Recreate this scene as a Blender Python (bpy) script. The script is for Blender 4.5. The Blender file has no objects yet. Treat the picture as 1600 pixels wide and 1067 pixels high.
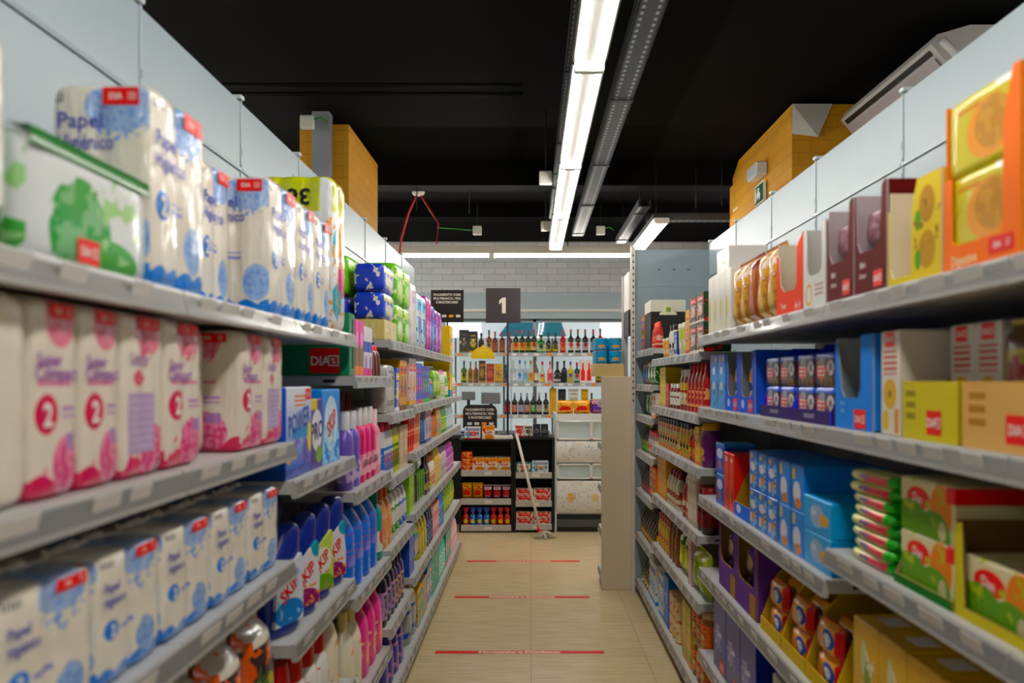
import bpy, math, random
from mathutils import Vector, Matrix
random.seed(7)
S = bpy.context.scene
C = S.collection
PI = math.pi

# ------------------------------------------------------------------ camera, world, exposure
cd = bpy.data.cameras.new('camera'); cam = bpy.data.objects.new('camera', cd); C.objects.link(cam)
cam.location = (0, 0, 1.45); cam.rotation_euler = (PI/2, 0, 0)
cd.sensor_width = 36; cd.lens = 36*1250/1600
cd.shift_x = -30/1600; cd.shift_y = 60/1600
cd.clip_start = .05; cd.clip_end = 100
cd.dof.use_dof = True; cd.dof.focus_distance = 5.2; cd.dof.aperture_fstop = 2.6
S.camera = cam
w = bpy.data.worlds.new('world'); S.world = w; w.use_nodes = True
w.node_tree.nodes['Background'].inputs[0].default_value = (.93, .97, 1, 1)
w.node_tree.nodes['Background'].inputs[1].default_value = 1.3
vs = S.view_settings
vs.view_transform = 'Standard'; vs.look = 'None'; vs.gamma = 1; vs.use_curve_mapping = False
vs.exposure = 0.12
TUBE = 40.0            # radiance of the fluorescent tubes

# ------------------------------------------------------------------ materials
SAT = 1.42
def lin(h, a=True):
    if not isinstance(h, str): return tuple(h)
    c = [int(h[i:i+2], 16)/255 for i in (0, 2, 4)]
    c = [x/12.92 if x <= .04045 else ((x+.055)/1.055)**2.4 for x in c]
    L = .2126*c[0]+.7152*c[1]+.0722*c[2]         # film-like colour: a little more saturated than the sampled hex
    return tuple(min(1, max(0, L+(x-L)*SAT)) for x in c)+(1,)
MC = {}
def mat(col, rough=.5, metal=0, coat=0, emis=0, trans=0, bump=None, spec=.35):
    k = (col, rough, metal, coat, emis, trans, bump, spec)
    if k in MC: return MC[k]
    m = bpy.data.materials.new('m_'+str(col)); m.use_nodes = True
    nt = m.node_tree; b = nt.nodes['Principled BSDF']
    b.inputs['Base Color'].default_value = lin(col)
    b.inputs['Roughness'].default_value = rough; b.inputs['Metallic'].default_value = metal
    b.inputs['Coat Weight'].default_value = coat; b.inputs['Coat Roughness'].default_value = .12
    b.inputs['Specular IOR Level'].default_value = spec
    if trans:
        b.inputs['Transmission Weight'].default_value = trans
        b.inputs['IOR'].default_value = 1.45 if trans == 1 else 1.2
    if emis:
        b.inputs['Emission Color'].default_value = lin(col); b.inputs['Emission Strength'].default_value = emis
    if bump: add_bump(nt, b, *bump)
    MC[k] = m
    return m
def add_bump(nt, b, scale, strength, sx=1, sz=1):
    tc = nt.nodes.new('ShaderNodeTexCoord'); mp = nt.nodes.new('ShaderNodeMapping')
    mp.inputs['Scale'].default_value = (sx, 1, sz)
    if sz < 1: mp.inputs['Rotation'].default_value = (.5, .75, .3)
    n = nt.nodes.new('ShaderNodeTexNoise'); n.inputs['Scale'].default_value = scale; n.inputs['Detail'].default_value = 3
    bp = nt.nodes.new('ShaderNodeBump'); bp.inputs['Strength'].default_value = strength; bp.inputs['Distance'].default_value = .01
    nt.links.new(tc.outputs['Object'], mp.inputs[0]); nt.links.new(mp.outputs[0], n.inputs['Vector'])
    nt.links.new(n.outputs[0], bp.inputs['Height']); nt.links.new(bp.outputs[0], b.inputs['Normal'])
    if b.inputs['Coat Weight'].default_value > 0: nt.links.new(bp.outputs[0], b.inputs['Coat Normal'])

def mask_group(kind):
    name = 'mask_'+kind
    if name in bpy.data.node_groups: return bpy.data.node_groups[name]
    g = bpy.data.node_groups.new(name, 'ShaderNodeTree')
    for n in ('P', 'A', 'B'): g.interface.new_socket(n, in_out='INPUT', socket_type='NodeSocketVector')
    g.interface.new_socket('Fac', in_out='OUTPUT', socket_type='NodeSocketFloat')
    gi = g.nodes.new('NodeGroupInput'); go = g.nodes.new('NodeGroupOutput')
    L = g.links.new
    def vm(op, a, b=None):
        n = g.nodes.new('ShaderNodeVectorMath'); n.operation = op; L(a, n.inputs[0])
        if b is not None:
            if isinstance(b, tuple): n.inputs[1].default_value = b
            else: L(b, n.inputs[1])
        return n
    def ma(op, a, b=None):
        n = g.nodes.new('ShaderNodeMath'); n.operation = op
        for i, x in enumerate((a, b)):
            if x is None: continue
            if isinstance(x, (int, float)): n.inputs[i].default_value = x
            else: L(x, n.inputs[i])
        return n.outputs[0]
    P, A, B = gi.outputs['P'], gi.outputs['A'], gi.outputs['B']
    d = vm('SUBTRACT', P, A).outputs[0]
    if kind in ('r', 'h', 'v'):
        q = vm('SUBTRACT', vm('ABSOLUTE', d).outputs[0], B).outputs[0]
        s = g.nodes.new('ShaderNodeSeparateXYZ'); L(q, s.inputs[0])
        f = ma('LESS_THAN', ma('MAXIMUM', s.outputs[0], s.outputs[2]), 0)
        if kind != 'r':
            s2 = g.nodes.new('ShaderNodeSeparateXYZ'); L(d, s2.inputs[0])
            s3 = g.nodes.new('ShaderNodeSeparateXYZ'); L(B, s3.inputs[0])   # B.y carries the pitch
            fr = ma('FRACT', ma('DIVIDE', ma('ADD', s2.outputs[2 if kind == 'h' else 0], 1.0), s3.outputs[1]))
            f = ma('MULTIPLY', f, ma('LESS_THAN', fr, .55))
    elif kind == 'e':
        q = vm('DIVIDE', vm('MULTIPLY', d, (1, 0, 1)).outputs[0], B).outputs[0]
        n = vm('LENGTH', q); f = ma('LESS_THAN', n.outputs['Value'], 1)
    elif kind == 'w':     # A.z level, B.x amplitude, B.z frequency: below a scalloped line
        s = g.nodes.new('ShaderNodeSeparateXYZ'); L(d, s.inputs[0])
        s3 = g.nodes.new('ShaderNodeSeparateXYZ'); L(B, s3.inputs[0])
        sp = g.nodes.new('ShaderNodeSeparateXYZ'); L(P, sp.inputs[0])
        sn = ma('ABSOLUTE', ma('SINE', ma('MULTIPLY', sp.outputs[0], s3.outputs[2])))
        f = ma('LESS_THAN', s.outputs[2], ma('MULTIPLY', sn, s3.outputs[0]))
    elif kind == 'n':     # B.x scale, B.z threshold inside the ellipse centred at A (B.y radius)
        s3 = g.nodes.new('ShaderNodeSeparateXYZ'); L(B, s3.inputs[0])
        n = g.nodes.new('ShaderNodeTexNoise'); L(P, n.inputs['Vector']); L(s3.outputs[0], n.inputs['Scale'])
        f = ma('GREATER_THAN', n.outputs[0], s3.outputs[2])
        ln = vm('LENGTH', vm('MULTIPLY', d, (1, 0, 1)).outputs[0])
        f = ma('MULTIPLY', f, ma('LESS_THAN', ln.outputs['Value'], s3.outputs[1]))
    elif kind == 'g':     # A.z start, B.z length: a printed blend going up
        s = g.nodes.new('ShaderNodeSeparateXYZ'); L(d, s.inputs[0])
        s3 = g.nodes.new('ShaderNodeSeparateXYZ'); L(B, s3.inputs[0])
        n = g.nodes.new('ShaderNodeClamp'); L(ma('DIVIDE', s.outputs[2], s3.outputs[2]), n.inputs[0]); f = n.outputs[0]
    L(f, go.inputs[0])
    return g
PC = {}
def paint(base, layers, rough=.4, coat=0, bump=None, wrap=False):
    """printed packaging: base colour plus printed shapes in the pack's own metres (x across the front, z up)"""
    k = (base, tuple(layers), rough, coat, bump, wrap)
    if k in PC: return PC[k]
    m = bpy.data.materials.new('print_'+base); m.use_nodes = True; nt = m.node_tree; L = nt.links.new
    b = nt.nodes['Principled BSDF']
    b.inputs['Roughness'].default_value = rough; b.inputs['Specular IOR Level'].default_value = .3; b.inputs['Coat Weight'].default_value = coat; b.inputs['Coat Roughness'].default_value = .1
    tc = nt.nodes.new('ShaderNodeTexCoord'); P = tc.outputs['Object']
    if wrap:              # the print runs round the pack: side faces read their own depth as «across»
        sp = nt.nodes.new('ShaderNodeSeparateXYZ'); L(P, sp.inputs[0])
        sn = nt.nodes.new('ShaderNodeSeparateXYZ'); L(tc.outputs['Normal'], sn.inputs[0])
        ab = nt.nodes.new('ShaderNodeMath'); ab.operation = 'ABSOLUTE'; L(sn.outputs[0], ab.inputs[0])
        gt = nt.nodes.new('ShaderNodeMath'); gt.operation = 'GREATER_THAN'; L(ab.outputs[0], gt.inputs[0]); gt.inputs[1].default_value = .7
        sg = nt.nodes.new('ShaderNodeMath'); sg.operation = 'SIGN'; L(sn.outputs[0], sg.inputs[0])
        mu = nt.nodes.new('ShaderNodeMath'); mu.operation = 'MULTIPLY'; L(sp.outputs[1], mu.inputs[0]); L(sg.outputs[0], mu.inputs[1])
        mx = nt.nodes.new('ShaderNodeMix'); L(gt.outputs[0], mx.inputs[0]); L(sp.outputs[0], mx.inputs[2]); L(mu.outputs[0], mx.inputs[3])
        cb = nt.nodes.new('ShaderNodeCombineXYZ'); L(mx.outputs[0], cb.inputs[0]); L(sp.outputs[2], cb.inputs[2]); P = cb.outputs[0]
    prev = None
    for ly in layers:
        t = ly[0]; col = ly[-1]
        g = nt.nodes.new('ShaderNodeGroup'); g.node_tree = mask_group(t); L(P, g.inputs['P'])
        A = B = (0, 0, 0)
        if t == 'r': A = (ly[1], 0, ly[2]); B = (ly[3]/2, 0, ly[4]/2)
        elif t in 'hv': A = (ly[1], 0, ly[2]); B = (ly[3]/2, ly[5], ly[4]/2)
        elif t == 'e': A = (ly[1], 0, ly[2]); B = (ly[3], 1, ly[4])
        elif t == 'w': A = (0, 0, ly[1]); B = (ly[2], 0, ly[3])
        elif t == 'n': A = (ly[1], 0, ly[2]); B = (ly[4], ly[3], ly[5])
        elif t == 'g': A = (0, 0, ly[1]); B = (0, 0, ly[2])
        g.inputs['A'].default_value = A; g.inputs['B'].default_value = B
        x = nt.nodes.new('ShaderNodeMix'); x.data_type = 'RGBA'; L(g.outputs[0], x.inputs[0])
        if prev is None: x.inputs[6].default_value = lin(base)
        else: L(prev, x.inputs[6])
        x.inputs[7].default_value = lin(col); prev = x.outputs[2]
    if prev is None: b.inputs['Base Color'].default_value = lin(base)
    else: L(prev, b.inputs['Base Color'])
    if bump: add_bump(nt, b, *bump)
    PC[k] = m
    return m

# ------------------------------------------------------------------ mesh collecting
class G:
    def __init__(s): s.v = []; s.f = []; s.m = []; s.s = []; s.mats = []
    def mi(s, m):
        if m not in s.mats: s.mats.append(m)
        return s.mats.index(m)
    def add(s, vs, fs, m, smooth=False):
        o = len(s.v); i = s.mi(m); s.v += [tuple(v) for v in vs]
        for f in fs: s.f.append(tuple(a+o for a in f)); s.m.append(i); s.s.append(smooth)
        return s
    def merge(s, g):
        o = len(s.v); s.v += g.v
        for f, m, sm in zip(g.f, g.m, g.s):
            s.f.append(tuple(a+o for a in f)); s.m.append(s.mi(g.mats[m])); s.s.append(sm)
        return s
    def moved(s, x=0, y=0, z=0, M=None):
        if M is not None: s.v = [tuple(M @ Vector(v)) for v in s.v]
        s.v = [(a+x, b+y, c+z) for a, b, c in s.v]; return s
    def mesh(s, name):
        me = bpy.data.meshes.new(name); me.from_pydata(s.v, [], s.f)
        for m in s.mats: me.materials.append(m)
        me.polygons.foreach_set('material_index', s.m); me.polygons.foreach_set('use_smooth', s.s); me.update()
        return me
    def build(s, name, parent=None, loc=(0, 0, 0), rz=0):
        o = bpy.data.objects.new(name, s.mesh(name)); C.objects.link(o); o.location = loc; o.rotation_euler = (0, 0, rz)
        if parent: o.parent = parent
        return o
    # shapes
    def box(s, x0, x1, y0, y1, z0, z1, m, c=0):
        if c <= 0:
            v = [(x, y, z) for x in (x0, x1) for y in (y0, y1) for z in (z0, z1)]
            return s.add(v, [(0, 1, 3, 2), (4, 6, 7, 5), (0, 4, 5, 1), (2, 3, 7, 6), (0, 2, 6, 4), (1, 5, 7, 3)], m)
        X = (x0, x1); Y = (y0, y1); Z = (z0, z1); v = []; idx = {}
        for i in (0, 1):
            for j in (0, 1):
                for k in (0, 1):
                    sx, sy, sz = (1, -1)[i]*c, (1, -1)[j]*c, (1, -1)[k]*c
                    idx[i, j, k] = len(v)
                    v += [(X[i], Y[j]+sy, Z[k]+sz), (X[i]+sx, Y[j], Z[k]+sz), (X[i]+sx, Y[j]+sy, Z[k])]
        f = []
        q = ((0, 0), (1, 0), (1, 1), (0, 1))
        for i in (0, 1):
            f.append([idx[i, a, b] for a, b in q][::(1 if i else -1)])
            f.append([idx[b, i, a]+1 for a, b in q][::(1 if i else -1)])
            f.append([idx[a, b, i]+2 for a, b in q][::(1 if i else -1)])
        for a in (0, 1):
            for b in (0, 1):
                f.append([idx[a, b, 0], idx[a, b, 1], idx[a, b, 1]+1, idx[a, b, 0]+1])
                f.append([idx[a, 0, b], idx[a, 1, b], idx[a, 1, b]+2, idx[a, 0, b]+2])
                f.append([idx[0, a, b]+1, idx[1, a, b]+1, idx[1, a, b]+2, idx[0, a, b]+2])
        for p in idx.values(): f.append([p, p+1, p+2])
        return s.add(v, f, m)
    def loft(s, sl, m, n=20, e=2.0, smooth=True, caps=True):
        v = []; f = []
        for r in sl:
            z, rx, ry = r[:3]; cx = r[3] if len(r) > 3 else 0; cy = r[4] if len(r) > 4 else 0
            for i in range(n):
                t = 2*PI*(i+.5)/n; a, b = math.cos(t), math.sin(t)
                v.append((cx+rx*math.copysign(abs(a)**(2/e), a), cy+ry*math.copysign(abs(b)**(2/e), b), z))
        for j in range(len(sl)-1):
            for i in range(n):
                k = (i+1) % n; f.append((j*n+i, j*n+k, (j+1)*n+k, (j+1)*n+i))
        s.add(v, f, m, smooth)
        if caps:
            s.add(v[:n], [tuple(range(n))[::-1]], m); s.add(v[-n:], [tuple(range(n))], m)
        return s
    def plate(s, o, t, plane, pos, m, m2=None):
        """outline o (2D) as a plate of thickness t; plane 'xz' at y=pos (front -y), 'yz' at x=pos, 'xy' at z=pos"""
        n = len(o); m2 = m2 or m
        P = {'xz': lambda a, b, d: (a, pos+d, b), 'yz': lambda a, b, d: (pos+d, a, b), 'xy': lambda a, b, d: (a, b, pos+d)}[plane]
        v0 = [P(a, b, 0) for a, b in o]; v1 = [P(a, b, t) for a, b in o]
        s.add(v0, [tuple(range(n))], m); s.add(v1, [tuple(range(n))[::-1]], m2)
        return s.add(v0+v1, [(i, i+n, (i+1) % n+n, (i+1) % n) for i in range(n)], m2)
    def tube(s, pts, r, m, n=8):
        v = []; f = []; pts = [Vector(p) for p in pts]
        for j, p in enumerate(pts):
            d = (pts[min(j+1, len(pts)-1)]-pts[max(j-1, 0)]).normalized()
            a = d.orthogonal().normalized() if abs(d.z) > .99 else Vector((0, 0, 1)).cross(d).normalized()
            b = d.cross(a); rr = r[j] if isinstance(r, (list, tuple)) else r
            for i in range(n):
                t = 2*PI*i/n; v.append(p+a*math.cos(t)*rr+b*math.sin(t)*rr)
        for j in range(len(pts)-1):
            for i in range(n):
                k = (i+1) % n; f.append((j*n+i, j*n+k, (j+1)*n+k, (j+1)*n+i))
        f += [tuple(range(n))[::-1], tuple(range((len(pts)-1)*n, len(pts)*n))]
        return s.add(v, f, m, True)
    def quad(s, cx, cz, w, h, y, m):
        return s.add([(cx-w/2, y, cz-h/2), (cx+w/2, y, cz-h/2), (cx+w/2, y, cz+h/2), (cx-w/2, y, cz+h/2)], [(0, 1, 2, 3)], m)
    def text(s, body, cx, cz, h, m, y, squash=1, bold=.02, side=0, align='C', ang=0):
        """lettering on the plane y (side 0) or on a side face x=y (side ±1)"""
        vs, fs, w = glyphs(body, bold); k = h/.7; sx = k*squash
        off = {'C': -w/2, 'L': 0, 'R': -w}[align]; out = []
        ca, sa = math.cos(ang), math.sin(ang)
        for a, b in vs:
            p, q = (a+off)*sx, (b-.35)*k; p, q = cx+p*ca-q*sa, cz+p*sa+q*ca
            out.append((p, y, q) if side == 0 else (y, -p if side < 0 else p, q))
        return s.add(out, fs, m)
TX = {}
def glyphs(body, bold):
    k = (body, bold)
    if k in TX: return TX[k]
    cu = bpy.data.curves.new('t', 'FONT'); cu.body = body; cu.resolution_u = 2; cu.offset = bold; cu.size = 1
    o = bpy.data.objects.new('t', cu); C.objects.link(o)
    me = bpy.data.meshes.new_from_object(o)
    vs = [(v.co.x, v.co.y) for v in me.vertices]; fs = [tuple(p.vertices) for p in me.polygons]
    x0 = min(v[0] for v in vs); wd = max(v[0] for v in vs)-x0
    TX[k] = ([(a-x0, b) for a, b in vs], fs, wd)
    bpy.data.objects.remove(o); bpy.data.curves.remove(cu); bpy.data.meshes.remove(me)
    return TX[k]
def tag(o, label, cat, group=None):
    o['label'] = label; o['category'] = cat
    if group: o['group'] = group
    return o
def struct(o): o['kind'] = 'structure'; return o
def empty(name, loc, rz=0):
    o = bpy.data.objects.new(name, None); C.objects.link(o); o.location = loc; o.rotation_euler = (0, 0, rz); o.empty_display_size = .05
    return o

# ------------------------------------------------------------------ setting
def floor_mat():
    m = bpy.data.materials.new('floor_vinyl'); m.use_nodes = True; nt = m.node_tree; L = nt.links.new; b = nt.nodes['Principled BSDF']
    tc = nt.nodes.new('ShaderNodeTexCoord')
    mp = nt.nodes.new('ShaderNodeMapping'); mp.inputs['Scale'].default_value = (3, 40, 1); L(tc.outputs['Object'], mp.inputs[0])
    n = nt.nodes.new('ShaderNodeTexNoise'); n.inputs['Scale'].default_value = 1.6; n.inputs['Detail'].default_value = 5; L(mp.outputs[0], n.inputs['Vector'])
    n2 = nt.nodes.new('ShaderNodeTexNoise'); n2.inputs['Scale'].default_value = 2.2; L(tc.outputs['Object'], n2.inputs['Vector'])
    cr = nt.nodes.new('ShaderNodeValToRGB'); L(n.outputs[0], cr.inputs[0])
    cr.color_ramp.elements[0].color = lin('b9a98c'); cr.color_ramp.elements[0].position = .25
    cr.color_ramp.elements[1].color = lin('d2c5aa'); cr.color_ramp.elements[1].position = .7
    br = nt.nodes.new('ShaderNodeTexBrick'); L(tc.outputs['Object'], br.inputs['Vector'])
    br.inputs['Scale'].default_value = 1; br.inputs['Brick Width'].default_value = .6; br.inputs['Row Height'].default_value = .6
    br.inputs['Mortar Size'].default_value = .0025; br.offset = 0
    br.inputs['Color1'].default_value = (.94, .94, .94, 1); br.inputs['Color2'].default_value = (1, 1, 1, 1); br.inputs['Mortar'].default_value = (.72, .7, .66, 1)
    mx = nt.nodes.new('ShaderNodeMix'); mx.data_type = 'RGBA'; mx.blend_type = 'MULTIPLY'; mx.inputs[0].default_value = 1
    L(cr.outputs[0], mx.inputs[6]); L(br.outputs[0], mx.inputs[7]); L(mx.outputs[2], b.inputs['Base Color'])
    rr = nt.nodes.new('ShaderNodeMapRange'); rr.inputs[3].default_value = .22; rr.inputs[4].default_value = .27; L(n2.outputs[0], rr.inputs[0])
    L(rr.outputs[0], b.inputs['Roughness'])
    return m
def brick_mat(c1, c2, mortar, bw, bh, plane='xz', scale=1, bump=.4, ms=.004):
    m = bpy.data.materials.new('brickwork'); m.use_nodes = True; nt = m.node_tree; L = nt.links.new; b = nt.nodes['Principled BSDF']
    tc = nt.nodes.new('ShaderNodeTexCoord'); sp = nt.nodes.new('ShaderNodeSeparateXYZ'); L(tc.outputs['Object'], sp.inputs[0])
    ad = nt.nodes.new('ShaderNodeMath'); L(sp.outputs[0], ad.inputs[0]); L(sp.outputs[1], ad.inputs[1])
    cb = nt.nodes.new('ShaderNodeCombineXYZ'); L(ad.outputs[0], cb.inputs[0]); L(sp.outputs[2], cb.inputs[1])
    br = nt.nodes.new('ShaderNodeTexBrick'); L(cb.outputs[0], br.inputs['Vector']); br.inputs['Scale'].default_value = 1
    br.inputs['Brick Width'].default_value = bw; br.inputs['Row Height'].default_value = bh; br.inputs['Mortar Size'].default_value = ms
    br.inputs['Color1'].default_value = lin(c1); br.inputs['Color2'].default_value = lin(c2); br.inputs['Mortar'].default_value = lin(mortar)
    L(br.outputs[0], b.inputs['Base Color']); b.inputs['Roughness'].default_value = .6
    bp = nt.nodes.new('ShaderNodeBump'); bp.inputs['Strength'].default_value = bump; bp.inputs['Distance'].default_value = .01; bp.invert = True
    L(br.outputs['Fac'], bp.inputs['Height']); L(bp.outputs[0], b.inputs['Normal'])
    return m
CEIL = 3.33; YW = 10.9
struct(G().box(-4.5, 4.5, -3, YW+.2, -.1, 0, floor_mat()).build('floor'))
black = mat('060606', .9, spec=.08)
g = G().box(-4.5, 4.5, -3, YW+.2, CEIL, CEIL+.1, black)
struct(g.build('ceiling'))
wallm = mat('b9bdbe', .7)
struct(G().box(-4.6, -4.5, -3, YW+.2, 0, CEIL, wallm).build('wall_left'))
struct(G().box(4.5, 4.6, -3, YW+.2, 0, CEIL, wallm).build('wall_right'))
struct(G().box(-4.5, 4.5, -3.1, -3, 0, CEIL, wallm).build('wall_back'))
# far wall: brick fascia above the shop window, dado below
fas = brick_mat('d0d3d6', 'c4c7cb', '9a9da2', .285, .085)
struct(G().box(-4.5, 4.5, YW, YW+.18, 2.62, CEIL, fas).build('wall_front'))
bandm = mat('a4b0b6', .45)
g = G().box(-4.5, 4.5, YW-.06, YW+.18, 2.28, 2.62, bandm).box(-4.5, 4.5, YW-.085, YW-.06, 2.37, 2.41, mat('d8d6d0', .5), .004)
struct(g.build('trim_1'))
struct(G().box(-4.5, 4.5, YW, YW+.18, 0, .5, wallm).build('baseboard_front'))
# ceiling beams and pipes (painted black)
for y, z0 in ((6.95, 3.14), (8.6, 3.2)):
    struct(G().box(-4.5, 4.5, y, y+.22, z0, CEIL, mat('0a0a0a', .8, spec=.1)).build('beam'))
for i, (y, z) in enumerate(((4.75, 3.2), (4.9, 3.2))):
    tag(G().tube([(-2.6, y, z), (-.05, y, z)], .014, mat('0c0c0c', .7, spec=.1)).build('ceiling_pipe'),
        ('thin black conduit under the ceiling, the one further from the beam', 'thin black conduit under the ceiling, the one next to the beam')[i], 'pipe', 'black conduits under the ceiling')
# shop window
fr = mat('9aa3a8', .4, .3)
win = empty('window_1', (0, YW+.05, 0)); struct(win)
g = G()
for x in (-2.4, -1.2, .05, 1.3, 2.5): g.box(x-.025, x+.025, 0, .06, .5, 2.28, fr)
g.box(-4.5, 4.5, 0, .06, .5, .55, fr).box(-4.5, 4.5, 0, .06, 2.24, 2.28, fr)
g.build('window_frame', win)
glass = bpy.data.materials.new('thin_glass'); glass.use_nodes = True
nt = glass.node_tree; nt.nodes.remove(nt.nodes['Principled BSDF'])
tr = nt.nodes.new('ShaderNodeBsdfTransparent'); gl = nt.nodes.new('ShaderNodeBsdfGlossy'); gl.inputs['Roughness'].default_value = .03
fz = nt.nodes.new('ShaderNodeFresnel'); fz.inputs[0].default_value = 1.45; mx = nt.nodes.new('ShaderNodeMixShader')
tr.inputs[0].default_value = (.95, .97, .97, 1)
nt.links.new(fz.outputs[0], mx.inputs[0]); nt.links.new(tr.outputs[0], mx.inputs[1]); nt.links.new(gl.outputs[0], mx.inputs[2])
nt.links.new(mx.outputs[0], nt.nodes['Material Output'].inputs[0])
G().box(-4.5, 4.5, .028, .034, .55, 2.24, glass).build('window_pane', win)
# outside: pavement, pale building with the restaurant sign and a teal awning
struct(G().box(-14, 14, YW+.2, 26, -.12, -.02, mat('b9b6b0', .8)).build('pavement'))
bld = empty('building', (.1, 17, 0)); tag(bld, 'white building with a blue lettered sign seen through the shop window', 'building')
G().box(-6, 6, 0, 4, 0, 2.35, mat('d9dcdc', .7)).build('facade', bld)
g = G(); sb = G().box(-1.15, 1.35, -.12, 0, 2.36, 3.1, mat('eef0f0', .6)).build('sign_board', bld)
g = G().text('RESTAURANTE', -.02, 2.69, .115, mat('2d5b8a', .5), -.125, 1.0, .02); g.build('lettering', bld)
g = G().plate([(-.75, 2.35), (-.55, 2.62), (.5, 2.62), (.6, 2.35)], .5, 'xz', -.9, mat('3d6f7d', .7)); g.build('awning', bld)
g = G()
for x in (-3.2, 3.4): g.box(x-.4, x+.4, -.03, 0, .7, 2.1, mat('46545c', .2))
g.build('shop_front', bld)

# ------------------------------------------------------------------ lamps and ceiling services
tube_m = mat('fffaf4', .4, emis=TUBE); whitem = mat('e4e4e2', .35); traym = mat('3c3e40', .5, .5); rodm = mat('171717', .7)
def batten(x, y0, y1, z, n, label, group):
    r = empty('twin_tube_lamp', (x, (y0+y1)/2, z)); tag(r, label, 'ceiling light', group)
    h = (y1-y0)/2
    G().box(-.072, .072, -h+.01, h-.01, .02, .065, mat('333331', .5), .006).build('housing', r)
    for sx in (-1, 1):
        G().tube([(sx*.043, -h+.03, 0), (sx*.043, h-.03, 0)], .0135, tube_m, 12).build('tube', r)
    for e in (-1, 1):
        G().tube([(.03 if 'aisle' in label else 0, e*h*.6, .06), (.03 if 'aisle' in label else 0, e*h*.6, CEIL-z)], .004, rodm, 6).build('hanger', r)
        g = G().box(-.062, .062, e*(h-.012)-.012, e*(h-.012)+.012, -.018, .03, whitem, .006)
        g.build('lamp_holder', r)
LX, LZ = .242, 2.75
ys = [-2.74, -1.22, .3, 1.82, 3.34, 4.88, 6.4, 7.93]
nm = ['first', 'second', 'third', 'fourth', 'fifth', 'sixth', 'seventh']
for i in range(7):
    batten(LX, ys[i], ys[i+1], LZ, i, 'bright white twin tube batten over the aisle, %s counting towards the tills' % nm[i], 'twin tube battens over the aisle')
batten(1.07, 6.55, 8.1, 2.75, 0, 'short bright twin tube batten hanging behind the end of the grocery shelving', None)
for x, who in ((-2.6, 'beyond the household shelving'), (2.9, 'beyond the grocery shelving')):  # out-of-view lamps, added to light the walls and yellow columns
    for i in range(4):
        batten(x, -1.5+i*2.6, .6+i*2.6, 2.95, i, 'added unseen twin tube batten in the next aisle %s, %s of four' % (who, nm[i]), 'added unseen battens of the next aisles')
def tray(x0, x1, y0, y1, z, label, cross=False):
    r = empty('cable_tray', ((x0+x1)/2, (y0+y1)/2, z)); tag(r, label, 'cable tray')
    hx, hy = (x1-x0)/2, (y1-y0)/2
    m = bpy.data.materials.new('perforated_steel'); m.use_nodes = True; nt = m.node_tree; L = nt.links.new; b = nt.nodes['Principled BSDF']
    b.inputs['Metallic'].default_value = .55; b.inputs['Roughness'].default_value = .45
    tc = nt.nodes.new('ShaderNodeTexCoord'); sp = nt.nodes.new('ShaderNodeSeparateXYZ'); L(tc.outputs['Object'], sp.inputs[0])
    def ma(op, a, bb):
        n = nt.nodes.new('ShaderNodeMath'); n.operation = op
        for k, q in enumerate((a, bb)):
            if isinstance(q, (int, float)): n.inputs[k].default_value = q
            else: L(q, n.inputs[k])
        return n.outputs[0]
    a, c = (sp.outputs[0], sp.outputs[1]) if not cross else (sp.outputs[1], sp.outputs[0])
    s1 = ma('LESS_THAN', ma('ABSOLUTE', ma('SUBTRACT', ma('ABSOLUTE', a, 0), .032), 0), .007)
    s2 = ma('LESS_THAN', ma('FRACT', ma('MULTIPLY', c, 18), 0), .5)
    f = ma('MULTIPLY', s1, s2)
    x = nt.nodes.new('ShaderNodeMix'); x.data_type = 'RGBA'; L(f, x.inputs[0]); x.inputs[6].default_value = lin('3e4042'); x.inputs[7].default_value = lin('9a9c9e')
    L(x.outputs[2], b.inputs['Base Color'])
    G().box(-hx, hx, -hy, hy, 0, .004, m).build('tray_floor', r)
    g = G()
    if not cross:
        for sx in (-1, 1): g = G().box(sx*hx-.004, sx*hx+.004, -hy, hy, 0, .06, traym); g.build('side_rail', r)
    else:
        for sy in (-1, 1): g = G().box(-hx, hx, sy*hy-.004, sy*hy+.004, 0, .06, traym); g.build('side_rail', r)
    g = G()
    y = -hy+.3
    if not cross:
        while y < hy:
            g.tube([(0, y, .004), (0, y, CEIL-z)], .004, rodm, 6); g.box(-hx-.006, hx+.006, y-.02, y+.02, -.006, 0, traym); y += 1.3; g.build('hanger', r); g = G()
tray(.43, .54, -2.5, 8.35, 2.95, 'perforated steel cable tray running beside the lit battens over the aisle')
tray(.185, .255, -2.5, 8.2, 3.1, 'narrow steel cable tray close against the lit battens')
tray(.9, 1.0, 6.7, 8.5, 2.9, 'short steel cable tray beside the batten behind the grocery shelving')
batten(-2.45, 8.9, 10.4, 2.9, 0, 'added unseen twin tube batten brightening the till area beyond the household shelving', None)  # extra lamp hidden by the shelving, added to brighten the far end
batten(2.6, 8.4, 9.9, 2.9, 0, 'added unseen twin tube batten brightening the till area beyond the grocery shelving', None)  # its counterpart on the grocery side, also added for brightness
tray(1.02, 2.6, 7.05, 7.16, 2.86, 'dark cable tray crossing the ceiling behind the grocery shelving', True)
# strip light in front of the brick fascia
r = empty('strip_light', (-.2, 8.7, 2.79)); tag(r, 'long glowing strip light across the shop in front of the brick fascia', 'ceiling light')
G().box(-2.3, 1.29, 0, .09, .035, .12, mat('cfccc2', .5), .004).build('housing', r)
for x0, x1 in ((-2.3, -.25), (-.21, 1.27)): G().tube([(x0, .03, .016), (x1, .03, .016)], .018, tube_m, 12).build('tube', r)
G().box(-.26, -.2, .0, .06, -.02, .04, whitem, .005).build('lamp_holder', r)
g = G()
for x in (-1.4, .6): G().tube([(x, .045, .12), (x, .045, CEIL-2.79)], .006, rodm, 6).build('hanger', r)
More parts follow.
